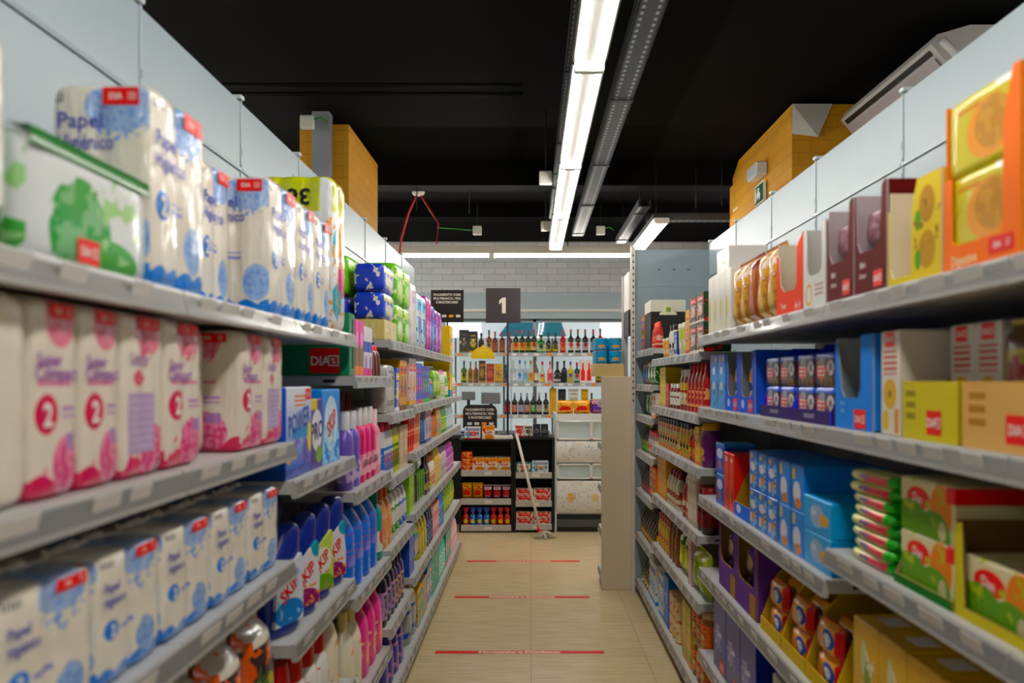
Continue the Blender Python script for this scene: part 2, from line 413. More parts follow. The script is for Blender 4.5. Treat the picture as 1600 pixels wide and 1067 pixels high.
# junction boxes, detector, red cable
jb = mat('cfd0c8', .5)
for x, y, z, lb in ((-1.54, 5.5, 3.22, 'beside the yellow column'), (-.56, 8.3, 3.0, 'hanging above the strip light with a green wire'), (.72, 8.3, 3.0, 'between the cable tray and the grocery corner'),
                    (.1, 5.55, 2.85, 'hanging at the side of the narrow tray'), (.135, 7.4, 2.87, 'lower down the narrow tray')):
    r = empty('junction_box', (x, y, z)); tag(r, 'small off-white junction box %s' % lb, 'junction box', 'ceiling junction boxes')
    G().box(-.045, .045, -.025, .025, -.045, .045, jb, .006).build('box_body', r)
    G().tube([(0, 0, .045), (0, 0, CEIL-z)], .005, rodm, 6).build('drop_rod', r)
    G().tube([(.04, 0, .02), (.09, 0, .035), (.14, 0, .0)] if x != -.56 else [(-.04, 0, 0), (-.2, 0, .015), (-.42, 0, .03)], .005, mat('2f8a46', .5), 6).build('green_wire', r)
r = empty('smoke_detector', (-1.12, 7.94, 3.3)); tag(r, 'round white smoke detector under the black ceiling with red cables', 'smoke detector')
G().loft([(-.02, .045, .045), (.0, .062, .062), (.02, .062, .062), (.03, .05, .05)], whitem).build('detector_head', r)
G().tube([(0, 0, .02), (-.02, 0, -.03), (-.1, 0, -.2), (-.17, 0, -.45), (-.2, 0, -.72)], .011, mat('a83a22', .4)).build('red_cable', r)
G().tube([(0, 0, .02), (.05, 0, -.06), (.12, 0, -.17), (.2, 0, -.3), (.18, 0, -.5)], .009, mat('8f2f1e', .4)).build('red_cable', r)
for x, y in ((-1.0, 7.0), (-.55, 7.1), (1.42, 6.9), (1.62, 6.8), (2.02, 6.75)):
    tag(G().tube([(x, y, 2.93), (x, y, CEIL)], .005, rodm, 6).build('threaded_rod'), 'thin steel rod hanging from the black ceiling', 'rod', 'hanging ceiling rods')
# yellow clad columns, grey post, paper curls, exit sign
yel = brick_mat('c79a24', 'c0931e', 'ae8316', .17, .085, bump=.08, ms=.003); cream = mat('d8d2c2', .6)
r = empty('clad_column', (-1.415, 6.2, 0)); tag(r, 'yellow brick-patterned column behind the household shelving', 'column')
G().box(-.235, .115, -.5, .57, 0, 3.27, yel).build('cladding', r)
G().box(-.12, .0, -.6, -.501, 0, CEIL, mat('8f9499', .4)).build('steel_post', r)
g = G(); g.add([(-.24, -.51, 2.95), (-.5, -.51, 2.95), (-.24, -.51, 2.6), (-.36, -.6, 2.66)], [(0, 1, 3, 2)], cream); g.build('peeling_paper', r)
r = empty('clad_column', (1.9, 6.2, 0)); tag(r, 'yellow brick-patterned column behind the grocery shelving with torn top corner', 'column')
g = G().plate([(-.83, 0), (.85, 0), (.85, 3.15), (.55, 3.3), (.2, 3.3), (-.25, 3.3), (-.83, 3.3)], .5, 'yz', -.15, yel); g.build('cladding', r)
G().box(-.155, -.15, .58, .72, 2.9, 2.92, cream).build('torn_edge', r)
g = G(); g.add([(-.15, -.84, 3.3), (.12, -.84, 3.3), (.0, -.9, 3.06), (-.15, -.835, 3.1)], [(0, 1, 2, 3)], mat('cbc8c0', .6)); g.build('peeling_paper', r)
r = empty('exit_sign', (1.73, 6.05, 2.95)); tag(r, 'green running-man exit sign with a white emergency lamp above it', 'exit sign')
gm = mat('134f36', .4); wm = mat('e8eee8', .5)
g = G().box(-.008, .012, -.12, .12, -.17, -.02, wm).box(-.011, -.008, -.11, .11, -.16, -.03, gm); g.build('sign_plate', r)
g = G()
g.add([(-.013, y, z) for y, z in ((.015, -.04), (-.01, -.055), (-.035, -.06), (-.01, -.075), (-.05, -.1), (-.03, -.15), (0, -.11), (.03, -.14), (.05, -.1), (.02, -.07))], [tuple(range(10))], wm)
g.add([(-.013, y, z) for y, z in ((.06, -.04), (.095, -.04), (.095, -.15), (.06, -.15))], [(0, 1, 2, 3)], wm)
g.build('running_figure', r)
G().box(-.07, .02, -.14, .12, .02, .12, mat('d5dde0', .15, coat=.5), .012).build('emergency_lamp', r)
# suspended air conditioner
r = empty('air_conditioner', (2.05, 4.7, 3.0)); tag(r, 'white ceiling-hung air conditioner showing above the grocery shelving', 'air conditioner')
acm = mat('b9b6b4', .45); dk = mat('1a1b1b', .5)
g = G()
prof = [(.0, .17), (.03, .22), (.2, .27), (.75, .27), (.75, -.02), (.33, -.13), (.25, -.12)]
n = len(prof); v = [(a, e, b) for e in (-.6, .6) for a, b in prof]
g.add(v, [tuple(range(n)), tuple(range(n, 2*n))[::-1]]+[(i, (i+1) % n, (i+1) % n+n, i+n) for i in range(n)], acm); g.build('casing', r)
d = Vector((.25, 0, -.29)).normalized(); nrm = Vector((-d.z*-1, 0, 0))
def acplate(a, b, y0, y1, o, m, nm):
    p = lambda t: (.25*t-.0-o*.757, .17-.29*t-o*.653)
    g = G(); (xa, za), (xb, zb) = p(a), p(b)
    g.add([(xa, y0, za), (xa, y1, za), (xb, y1, zb), (xb, y0, zb)], [(0, 1, 2, 3)], m); g.build(nm, r)
acplate(.05, .13, -.56, .56, .004, dk, 'outlet_slot'); acplate(.17, .97, -.56, .56, .012, mat('a9a5a6', .4), 'flap')
G().tube([(.05, -.605, .19), (.12, -.605, .12), (.19, -.605, .02), (.25, -.605, -.08)], .022, mat('d4d2d0', .3)).build('end_trim', r)

# ------------------------------------------------------------------ shelving bays
XF = {'L': -.60, 'R': .725}; XB = {'L': -.975, 'R': 1.215}
panm = mat('8f9a9f', .38); shm = mat('b8b9b8', .4); railm = mat('797978', .35, coat=.3); railw = mat('b0b0ae', .3); plm = mat('7f8284', .5)
tagm = paint('d3d1ce', (('r', -.012, -.003, .02, .004, '8a8a90'), ('r', .012, 0, .018, .010, '8a8b92')), .5)
def rail(y0, y1, X, s, far):
    """price rail along a shelf front; s = +1 faces +x"""
    g = G(); pr = [(0, .002), (.007, .002), (.009, -.004), (.016, -.034), (.016, -.041), (.004, -.043), (0, -.04)]
    n = len(pr); v = [(X+s*a, y, b) for y in (y0+.002, y1-.002) for a, b in pr]
    f = [(i, (i+1) % n, (i+1) % n+n, i+n) for i in range(n)]
    f = [q if s < 0 else q[::-1] for q in f]
    g.add(v, [tuple(range(n)), tuple(range(n, 2*n))[::-1]]+[f[i] for i in (0, 1, 3, 4, 5, 6)], railw); g.add(v, [f[2]], railm)
    if far:
        y = y0+.05
        while y < y1-.08:
            w = random.choice((.04, .05, .07)); q = [(X+s*(.0095+t*.007+.0006), yy, -.005-t*.028) for yy, t in ((y, 0), (y+w, 0), (y+w, 1), (y, 1))]
            g.add(q, [(0, 1, 2, 3)], mat('a09f9c', .4)); y += w+random.choice((.02, .05, .1))
    return g
BAYS = []
def bay(side, y0, y1, levels, label, near=False, base=True):
    BAYS.append((side, y0, y1, levels))
    s = 1 if side == 'L' else -1; xf, xb = XF[side], XB[side]; ym = (y0+y1)/2
    r = empty('shelving_bay', (xf, ym, 0)); tag(r, label, 'shelving')
    o = lambda x: x-xf
    def bx(x0, x1, a, b, z0, z1, m, c=0): return G().box(min(o(x0), o(x1)), max(o(x0), o(x1)), a-ym, b-ym, z0, z1, m, c)
    g = bx(xb, xb-s*.02, y0+.002, y1-.003, 0, 2.38, panm)
    g.merge(bx(xb, xb+s*.006, y0+.002, y1-.003, 2.148, 2.16, mat('7c878d', .3)))
    g.build('back_panel', r)
    g = bx(xb-s*.03, xb+s*.004, y1-.012, y1-.001, 0, 2.385, mat('9aa4a9', .4), .002).merge(bx(xb-s*.03, xb+s*.012, y1-.03, y1-.001, 2.386, 2.4, mat('c3cacd', .4), .003))
    for k in range(12): g.merge(bx(xb+s*.0042, xb+s*.0045, y1-.009, y1-.004, 2.2-k*.05, 2.225-k*.05, mat('59636a', .5)))
    g.build('upright', r)
    bx(xb, xf-s*.035, y0+.002, y1-.003, 0, .085, plm).build('plinth', r)
    for z in levels:
        g = bx(xb+s*.013, xf, y0+.002, y1-.002, z-.032, z, shm).merge(G())
        for yy, e in ((y0+.0018, -1), (y1-.0018, 1)):     # hook slot on the shelf's end bracket
            g.merge(bx(xf-s*.10, xf-s*.06, yy-.0005, yy+.0005, z-.022, z-.012, dk))
        sh = g.build('shelf', r)
        q = rail(y0-ym, y1-ym, 0, s, not near).moved(0, 0, z); q.build('price_rail', sh)
        if near:
            y = y0+.06
            while y < y1-.1:
                w = random.choice((.06, .07, .085))
                g = G().box(-w/2, w/2, -.0008, .0008, -.0165, .0165, tagm)
                M = Matrix.Rotation(s*PI/2, 4, 'Z') @ Matrix.Rotation(.24, 4, 'X')
                t = g.moved(M=M).build('price_tag', sh, (s*.0136, y-ym+w/2, z-.019)); y += w+random.choice((.03, .06, .12))
    return r
LB = [.03, .69, 1.36, 2.0, 2.69, 3.36, 4.03, 4.70, 5.36, 6.03, 6.70]
RB = [-.1, .5, 1.2, 1.95, 2.62, 3.42, 4.05, 4.75, 5.45]
A = [.18, .6, 1.0, 1.295, 1.60]
bay('L', LB[1], LB[2], A, 'steel shelving bay of pink toilet paper with green napkin packs on top', True)
bay('L', LB[2], LB[3], A, 'steel shelving bay of blue and pink toilet paper next to the washing powder', True)
bay('L', LB[3], LB[4], [.12, .45, .785, 1.195, 1.60], 'shelving bay of washing powder and navy gel bottles', True)
bay('L', LB[4], LB[5], [.10, .335, .71, 1.07, 1.463], 'shelving bay of pink shampoo and ribbed blue bottles', True)
bay('L', LB[5], LB[6], [.10, .40, .73, 1.03, 1.305, 1.62], 'shelving bay of blue nappy packs and slim brushes')
Bv = [.10, .45, .77, 1.08, 1.32]
bay('L', LB[6], LB[7], Bv+[1.62], 'household shelving bay with lime green boxes, sixth shelving bay towards the tills')
bay('L', LB[7], LB[8], Bv+[1.62], 'household shelving bay with air fresheners, two before the yellow display')
bay('L', LB[8], LB[9], Bv+[1.62], 'household shelving bay with purple pad bags, just before the yellow display')
bay('L', LB[9], LB[10], Bv, 'household shelving bay with the tall yellow display, last before the tills')
A = [.12, .30, .66, 1.04, 1.335, 1.635]
bay('R', RB[1], RB[2], A[1:], 'shelving bay of orange and tan biscuit cases', True)
bay('R', RB[2], RB[3], A[1:], 'shelving bay of yellow and blue biscuit cases with a packet stack', True)
A = [.12, .30, .65, .96, 1.335, 1.635]
bay('R', RB[3], RB[4], A[1:], 'shelving bay of navy and blue biscuit boxes with maroon cases on top', True)
bay('R', RB[4], RB[5], A[1:], 'shelving bay of blue cases and purple cases with nut bags on top', True)
A = [.10, .49, .78, 1.07, 1.30, 1.57]
bay('R', RB[5], RB[6], A, 'grocery shelving bay of ketchup bottles and dark green cartons')
bay('R', RB[6], RB[7], A, 'grocery shelving bay of yellow-labelled jars and white tubs')
r = bay('R', RB[7], RB[8], [.10, .42, .72, .98, 1.22, 1.42, 1.64], 'last grocery shelving bay with a blue-grey end panel facing the aisle')
g = G().box(-.015, .5, .362, .385, 0, 2.34, panm)
for k in range(3): g.box(.14+k*.1, .16+k*.1, .3615, .362, 2.2, 2.206, dk)
g.box(-.01, .5, .3595, .362, 2.09, 2.096, mat('95a1a8', .4))
g.build('end_panel', r)
g = G().box(-.045, -.015, .35, .39, 0, 2.36, mat('cfcac2', .4), .003)
for k in range(24): g.box(-.034, -.026, .3495, .35, 1.3+k*.043, 1.318+k*.043, dk)
g.build('upright', r)

# ------------------------------------------------------------------ product builders: each returns [(part name, G)]; front faces -y, base at z = 0
red = 'd8281c'; wht = 'f1efea'
def dia(g, cx, cz, w, h, y, side=0):
    """small red shop tag with white word and square emblem"""
    def q(a, b, c, d, m, e):
        if side == 0: g.quad(a, b, c, d, y-e, m)
        else:
            yy = y+side*e; vs = [(yy, side*p, z) for p, z in ((a-c/2, b-d/2), (a+c/2, b-d/2), (a+c/2, b+d/2), (a-c/2, b+d/2))]
            g.add(vs, [(0, 1, 2, 3)], m)
    R = mat(red, .4); W = mat(wht, .4)
    q(cx, cz, w, h, R, 0); e = .0006
    g.text('DIA', cx-w*.13, cz, h*.36, W, y-e if side == 0 else y+side*e, .9, .02, side)
    q(cx+w*.3, cz, h*.42, h*.42, W, e); q(cx+w*.3, cz, h*.32, h*.32, R, 2*e)
    g.text('%', cx+w*.3, cz, h*.22, W, y-3*e if side == 0 else y+side*3*e, .8, .02, side)
def rolls(w, d, h, nx, ny, nz, m, k=13, seam=.008):
    """film-wrapped block of paper rolls: rounded, bulging over each roll"""
    N = (max(8, nx*8), max(8, ny*8), max(8, nz*7)); g = G(); idx = {}; v = []; f = []
    def pt(i, j, l):
        key = (i, j, l)
        if key in idx: return idx[key]
        p = [2*i/N[0]-1, 2*j/N[1]-1, 2*l/N[2]-1]
        n = sum(abs(a)**k for a in p)**(1/k); q = [a/n for a in p]
        def dip(t, c): u = ((t+1)/2*c) % 1; return (1-math.sin(PI*u))**2.5
        a = dip(q[0], nx) if abs(q[0]) < .9 else 0; b = dip(q[1], ny) if abs(q[1]) < .9 else 0
        c = dip(q[2], nz)*.45 if abs(q[2]) < .88 else 0
        hx, hy = w/2, d/2
        q[1] *= 1-(seam*a+seam*.35*c)/hy if abs(q[1]) > .6 else 1
        q[0] *= 1-(seam*b+seam*.35*c)/hx if abs(q[0]) > .6 else 1
        z = (q[2]+1)/2*h
        if q[2] > .8: z -= seam*.5*(a+b)/2
        idx[key] = len(v); v.append((q[0]*hx, q[1]*hy, z)); return idx[key]
    for ax in range(3):
        a, b = [t for t in range(3) if t != ax]
        for e in (0, N[ax]):
            for i in range(N[a]):
                for j in range(N[b]):
                    def P(x, y):
                        t = [0, 0, 0]; t[ax] = e; t[a] = x; t[b] = y; return pt(*t)
                    q = (P(i, j), P(i+1, j), P(i+1, j+1), P(i, j+1))
                    fl = (e > 0) ^ (ax == 1)
                    f.append(q if fl else q[::-1])
    return g.add(v, f, m, True)
def flapseam(w, d, h, m):
    g = G(); n = 14; v = []
    for i in range(n+1):
        x = -w*.42+w*.84*i/n
        for zz, yy in ((h-.006, 0), (h+.006+.004*math.sin(i*2.1), .010+.004*math.sin(i*1.3))): v.append((x, yy, zz))
    return g.add(v, [(2*i, 2*i+2, 2*i+3, 2*i+1) for i in range(n)], m, True)
def pillow(w, d, h, m, sm=None, n=12, seal=.05):
    g = G(); v = []; f = []
    for s in (-1, 1):
        o = len(v)
        for j in range(n+1):
            for i in range(n+1):
                u, t = 2*i/n-1, 2*j/n-1
                k = max(0, 1-abs(u)**4)**.5*max(0, 1-abs(t)**5)**.5
                wob = 1+.12*math.sin(5*u+3*t)*(1-abs(t))
                v.append((u*w/2*(1-.05*(1-abs(t))**.5), s*d/2*k*wob, h*seal+(t+1)/2*h*(1-2*seal)))
        for j in range(n):
            for i in range(n):
                a = o+j*(n+1)+i; q = (a, a+1, a+n+2, a+n+1); f.append(q if s < 0 else q[::-1])
    g.add(v, f, m, True); sgs = []
    for z0, z1 in ((0, h*seal+.001), (h*(1-seal)-.001, h)):
        k = 10; vv = []; sg = G()
        for i in range(k+1):
            x = -w/2*.985+w*.97*i/k; yy = .0025*(1 if i % 2 else -1)
            vv += [(x, yy, z0), (x, yy, z1)]
        sgs.append(('seal', sg.add(vv, [(2*i, 2*i+2, 2*i+3, 2*i+1) for i in range(k)], sm or m)))
    return g, sgs
def prof_bottle(w, d, h, m, pts, e=2.0, n=20):
    return G().loft([(z*h, rx*w/2, rx*d/2*(ry if ry else 1)) for z, rx, ry in [(p+(None,))[:3] for p in pts]], m, n, e)
def case(w, d, h, lip, co, ci, cut='u', t=.004, flap=.2, art=None):
    """cardboard display case open at the front; returns the parts of the empty case"""
    mo = paint(co, art or (), .7) if art else mat(co, .7, spec=.2); mi = mat(ci, .6); P = []
    P.append(('back_panel', G().box(-w/2, w/2, d/2-t, d/2, 0, h, mi)))
    P.append(('case_floor', G().box(-w/2, w/2, -d/2+t, d/2-t, 0, t, mi)))
    for s in (-1, 1):
        x = s*w/2-(t if s > 0 else 0)
        o = [(-d/2+t, 0), (d/2-t, 0), (d/2-t, h)]
        o += [(-d/2+t, h)] if cut == 'u' else [(-d*.1, h), (-d*.3, h*.75), (-d/2+t, lip)]
        P.append(('side_panel', G().plate(o, t, 'yz', x, mo if s < 0 else mi, mi if s < 0 else mo)))
    if cut == 'u':
        a = w/2; b = w/2-w*flap/2; r = min(.03, w*.2)
        o = [(-a, 0), (a, 0), (a, h), (b, h*.985), (b, lip+r)]
        o += [(b-r+r*math.cos(k*PI/8), lip+r-r*math.sin(k*PI/8)) for k in range(1, 5)]
        o += [(-b+r-r*math.sin(k*PI/8), lip+r-r*math.cos(k*PI/8)) for k in range(0, 4)]
        o += [(-b, lip+r), (-b, h*.985), (-a, h)]
    else: o = [(-w/2, 0), (w/2, 0), (w/2, lip), (-w/2, lip)]
    P.append(('front_panel', G().plate(o, t, 'xz', -d/2, mo, mi)))
    return P

# ------------------------------------------------------------------ placing
D = {}; PROTO = {}; LABELS = {}; SEEN = {}
ORD = ['first', 'second', 'third', 'fourth', 'fifth', 'sixth', 'seventh', 'eighth', 'ninth', 'tenth', 'eleventh', 'twelfth', 'thirteenth', 'fourteenth', 'fifteenth', 'sixteenth',
       'seventeenth', 'eighteenth', 'nineteenth', 'twentieth', 'twenty-first', 'twenty-second', 'twenty-third', 'twenty-fourth']
def dup(o, parent=None):
    c = o.copy(); C.objects.link(c)
    if parent: c.parent = parent
    for ch in list(o.children): dup(ch, c)
    return c
def kids(parts, r):
    made = {}
    for p in parts:
        nm, g = p[0], p[1]; par = made.get(p[2]) if len(p) > 2 else r
        o = g.build(nm, par or r); made.setdefault(nm, o)
def proto(key, merged):
    k = (key, merged)
    if k in PROTO: return dup(PROTO[k])
    name, cat, dim, fn = D[key]; parts = fn()
    if merged or len(parts) == 1:
        g = G()
        for p in parts: g.merge(p[1])
        r = g.build(name)
    else:
        r = empty(name, (0, 0, 0)); kids(parts, r)
    PROTO[k] = r
    return r
def put(key, x, y, z, rz, desc, group=None, merged=False, count=1):
    r = proto(key, merged); r.location = (x, y, z+.0006); r.rotation_euler = (0, 0, rz)
    if count > 1 or desc in SEEN:
        i = SEEN.get(desc, 0); SEEN[desc] = i+1; lb = '%s, %s in its row' % (desc, ORD[min(i, 23)]); group = group or desc
    else: lb = desc
    for q in ('group',):
        if q in r: del r[q]
    tag(r, lb, D[key][1], group)
    r.scale = (1, 1, 1); ht = D[key][2][2]
    for (sd, y0, y1, lv) in BAYS:
        if sd == ('L' if x < 0 else 'R') and y0-.001 <= y < y1 and abs(x) > .58 and y < 6.7:
            up = [q for q in lv if q > z+.05]
            if up and z+ht > min(up)-.037: r.scale = (1, 1, max(.6, (min(up)-.037-z)/ht))
    return r
def row(side, z, y, items, merged=False, gap=.004, back=0):
    """items: (key, count, description[, {g: gap, b: setback, s: stack, r: turn}]); laid from y on along the shelf front towards the tills"""
    s = 1 if side == 'L' else -1; X = XF[side]
    for it in items:
        if not isinstance(it[0], str): y += it[0]; continue
        key, n, desc = it[:3]; o = it[3] if len(it) > 3 else {}
        wd, dp, ht = D[key][2]; tot = n*o.get('s', 1)*(1+o.get('b2', 0))
        for i in range(n):
            for (sd, y0, y1, lv) in BAYS:          # never straddle two bays whose shelves differ in height
                if sd == side and y < y1-.002 < y+wd-.004 and y1 < 6.6:
                    nx = [b for b in BAYS if b[0] == side and abs(b[1]-y1) < .01]
                    if nx and not any(abs(q-z) < .006 for q in nx[0][3]): y = y1+.006
            for st in range(o.get('s', 1)):
                for b2 in range(1+o.get('b2', 0)):
                    x = X-s*(.016+dp/2+o.get('b', back)+b2*(dp+.006))
                    j = o.get('r', 0)+(0 if merged else random.uniform(-.02, .02)*o.get('j', 1))
                    put(key, x, y+wd/2, z+st*(ht+.0012), s*PI/2+j, desc, o.get('grp'), o.get('m', merged), tot)
            y += wd+o.get('g', gap)
    return y
def define(key, name, cat, w, d, h, fn): D[key] = (name, cat, (w, d, h), fn)

# ------------------------------------------------------------------ paper goods
film = dict(rough=.3, coat=.8, bump=(26, 1.0, 1, .3))
def tp_layers(w, h, s=1.0):
    return (('w', h*.085, .012, 62, '2a7fce'), ('e', w*.14, h*.88, w*.26, h*.13, 'a9bddf'), ('n', w*.14, h*.88, w*.26, 90, .55, '88a6d8'),
            ('e', w*.22, h*.24, w*.15, h*.13, 'a3bbe0'), ('n', w*.22, h*.24, w*.14, 70, .5, '7f9fd6'), ('e', -w*.31, h*.42, w*.10, h*.075, '2c80cf'),
            ('h', w*-.06, h*.42, w*.22, h*.07, .014, '8f93cf'), ('v', -w*.36, h*.92, w*.16, h*.05, .006, '4a4a50'))
def tp(w, d, h, nx, ny, nz, txt=True, side=True):
    def fn():
        m = paint('e9e4da', tp_layers(w, h), wrap=True, **film); bl = mat('4c4fa6', .4)
        P = [('wrapped_rolls', rolls(w, d, h, nx, ny, nz, m)), ('film_seam', flapseam(w, d, h, mat('e6e4de', .2, coat=.6)))]
        y = -d/2-.0012
        for sd in ((0, -1) if side else (0,)):
            g = G(); yy = y if sd == 0 else -w/2-.0012
            up = .06 if sd else 0; q = d if sd else w
            P.append(('lettering', G().text('Papel', -q*.42, h*(.75+up), h*.075, bl, yy, 1, .012, sd, 'L').text('Higi\u00e9nico', -q*.42, h*(.645+up), h*.075, bl, yy, .8 if not sd else .68, .012, sd, 'L')))
            P.append(('lettering', G().text('2', -w*.31, h*.42, h*.09, mat(wht, .4), yy-.0004, 1, .03, sd)))
            if sd == 0: dia(g, w*.22, h*.925, w*.34, h*.085, y)
            else: dia(g, d*.2, h*.925, d*.36, h*.085, yy, -1)
            P.append(('red_tag', g))
        return P
    return fn
define('tp', 'toilet_roll_pack', 'toilet paper', .22, .165, .335, tp(.22, .165, .335, 2, 2, 3))
define('tpm', 'toilet_roll_pack', 'toilet paper', .17, .2, .33, tp(.17, .2, .33, 2, 2, 3))
define('tps', 'toilet_roll_pack', 'toilet paper', .2, .165, .195, tp(.2, .165, .195, 2, 2, 2))
def pink(kind):
    def fn():
        w, d, h = D['pink'+kind][2]; L = []
        P = []; g = G(); y = -d/2-.001; vio = mat('8a4f9e', .4)
        if kind in 'ABW':
            L += [('e', w*.08, h*.88, w*.32, h*.13, 'd98f9f'), ('n', w*.08, h*.88, w*.3, 80, .52, 'cf6f86'), ('w', h*.055, .02, 50, 'c9215c'), ('n', 0, h*.02, w*.42, 46, .52, 'd2386c'),
                  ('e', w*.2, h*.16, w*.3, h*.15, 'da8ba6'), ('n', w*.2, h*.16, w*.3, 75, .5, 'c9567f')]
        if kind in 'AW': L += [('e', -w*.2, h*.42, w*.21, h*.10, 'c82858'), ('h', w*.25, h*.43, w*.3, h*.06, .011, 'b58bc0'), ('h', -w*.02, h*.575, w*.7, h*.03, .012, 'd28aa0'), ('r', w*.3, h*.28, w*.22, h*.08, 'a67fb4')]
        if kind == 'B': L += [('e', -w*.12, h*.6, w*.15, h*.05, 'c82858'), ('r', -w*.08, h*.33, w*.6, h*.36, 'b7a3c4'), ('h', -w*.08, h*.33, w*.55, h*.33, .012, 'c4b3cf'), ('v', w*.36, h*.06, w*.16, h*.08, .006, '4a4a4e'), ('h', -w*.12, h*.675, w*.4, h*.02, .01, 'a07fb2')]
        m = paint('e4ddd2', tuple(L), wrap=(kind == 'W'), **film)
        P.append(('wrapped_rolls', rolls(w, d, h, 1 if w < .13 else 2, 2, 3, m, seam=.006)))
        P.append(('film_seam', flapseam(w, d, h, mat('e6e0d8', .2, coat=.6))))
        if kind in 'AW':
            for sd, yy in ((0, y),) + (((-1, -w/2-.001),) if kind == 'W' else ()):
                q = w if sd == 0 else d
                g.text('Super', -q*.42, h*.69, h*.065, vio, yy, .95, .015, sd, 'L'); g.text('Compact', -q*.44, h*.625, h*.072, vio, yy, .9, .015, sd, 'L')
                P.append(('lettering', g)); g = G()
                P.append(('lettering', G().text('2', -w*.2, h*.42, h*.11, mat(wht, .4), yy, 1, .03, sd)))
        if kind == 'B': g.text('Compact', -w*.36, h*.72, h*.055, vio, y, .8, .012, 0, 'L')
        if g.v: P.append(('lettering', g))
        if kind != 'C':
            g = G(); dia(g, w*.08, h*.93, w*.5, h*.07, y)
            P.append(('red_tag', g))
            if kind == 'W': g = G(); dia(g, d*.2, h*.93, d*.3, h*.075, -w/2-.001, -1); P.append(('red_tag', g))
        return P
    return fn
for k, wd in (('A', .105), ('B', .14), ('W', .15), ('C', .185)): define('pink'+k, 'toilet_roll_pack', 'toilet paper', wd, .21, .262, pink(k))
def napkin():
    w, d, h = D['napkin'][2]
    m = paint('dfe3e4', (('e', -w*.12, h*.3, w*.22, h*.42, '86b58a'), ('n', -w*.12, h*.3, w*.24, 18, .5, '4f9a58'), ('e', w*.12, h*.12, w*.26, h*.2, '5fa45f'), ('n', w*.2, h*.5, w*.2, 26, .55, 'a8cf9c')), wrap=True, rough=.3, coat=.5, bump=(9, .3, 1, 1))
    P = [('wrapped_napkins', rolls(w, d, h, 1, 1, 1, m, 14, .004))]
    g = G(); gm = mat('1c6b37', .35, coat=.4); n = 10
    v = []
    for i in range(n+1):
        x = -w/2*.99+w*.98*i/n
        v += [(x, -d/2-.0015, h*.86), (x, -d/2-.0015, h*.99), (x, -d/2+.03, h+.002)]
    g.add(v, [f for i in range(n) for f in ((3*i, 3*i+3, 3*i+4, 3*i+1), (3*i+1, 3*i+4, 3*i+5, 3*i+2))], gm, True)
    P.append(('green_band', g)); g = G(); dia(g, -w*.08, h*.16, .055, .034, -d/2-.002); P.append(('red_tag', g))
    return P
define('napkin', 'napkin_pack', 'napkins', .315, .2, .165, napkin)
def kroll():
    w, d, h = D['kroll'][2]
    m = paint('e2e2de', (('e', 0, h*.55, w*.3, h*.2, '7fb37a'), ('n', 0, h*.5, w*.4, 20, .52, '4b9353'), ('w', h*.16, .01, 40, '1d6a38')), wrap=True, **film)
    P = [('wrapped_rolls', rolls(w, d, h, 2, 2, 1, m)), ('film_seam', flapseam(w, d, h, mat('e6e4de', .2, coat=.6)))]
    g = G(); dia(g, w*.1, h*.9, w*.4, h*.09, -d/2-.001); P.append(('red_tag', g)); return P
define('kroll', 'kitchen_roll_pack', 'kitchen paper', .25, .22, .27, kroll)
def bigpack():
    w, d, h = D['bigpack'][2]
    m = paint('e3e4e6', (('r', 0, h*.93, w, h*.32, 'ccd028'), ('e', -.04, h*.55, .035, .06, '3f9fb0'), ('e', .03, h*.6, .03, .07, 'd99a3a'), ('e', .02, h*.35, .05, .06, 'c03a72'), ('e', -.03, h*.2, .05, .06, '3f9fb0'), ('n', 0, h*.4, .2, 40, .58, 'd6a24a')), wrap=True, **film)
    P = [('wrapped_rolls', rolls(w, d, h, 2, 3, 4, m)), ('film_seam', flapseam(w, d, h, mat('d8da7a', .2, coat=.6)))]
    g = G(); mg = mat('a8216c', .4); bk = mat('1c1c1c', .4); X = -w/2-.002
    g.text('36', d*.05, h*.86, h*.1, bk, X, 1.1, .03, -1, 'C', PI); g.text('+', -d*.28, h*.93, h*.1, mg, X, 1.2, .04, -1); P.append(('lettering', g))
    P.append(('lettering', G().text('super', 0, h*.9, h*.05, mg, -d/2-.001, .8, .02, 0, 'C', -PI/2))); return P
define('bigpack', 'toilet_roll_pack', 'toilet paper', .16, .25, .49, bigpack)
T = LB
row('L', 1.60, .70, [('kroll', 1, 'kitchen roll pack with green leaves and red tag on the top paper shelf')])
row('L', 1.60, .978, [('napkin', 1, 'low white napkin pack with a dark green band along its top edge')])
row('L', 1.60, 1.298, [('tp', 1, 'tall blue and white toilet roll pack just behind the green-banded napkin pack', {'j': 0})])
row('L', 1.60, 1.525, [('tpm', 2, 'set-back blue and white toilet roll pack on the top paper shelf', {'b': .085})])
row('L', 1.60, 1.89, [('tp', 1, 'blue and white toilet roll pack on the top shelf, red tag facing the camera', {'j': 0})])
row('L', 1.60, 2.115, [('tpm', 2, 'shiny crinkled blue and white toilet roll pack before the yellow-topped pack')])
row('L', 1.60, 2.50, [('bigpack', 1, 'tall colourful toilet roll pack with yellow top and upside-down number')])
row('L', 1.295, .80, [('pinkC', 1, 'plain cream toilet roll pack at the camera end of the pink packs', {'j': 0}), ('pinkA', 2, 'narrow pink and white toilet roll pack with purple lettering'),
                      ('pinkB', 1, 'pink and white toilet roll pack with a lilac text block'), ('pinkW', 1, 'pink and white toilet roll pack just past the lilac text block'),
                      ('pinkC', 1, 'set-back cream toilet roll pack between pink ones', {'b': .07})])
row('L', 1.295, 1.70, [('pinkW', 1, 'pink and white toilet roll pack with its printed side turned to the camera', {'j': 0}), ('pinkB', 1, 'last pink and white toilet roll pack before the washing powder')])
row('L', 1.0, .72, [('tps', 6, 'low blue and white toilet roll pack on the third shelf down', {'b2': 1, 'g': .008})])
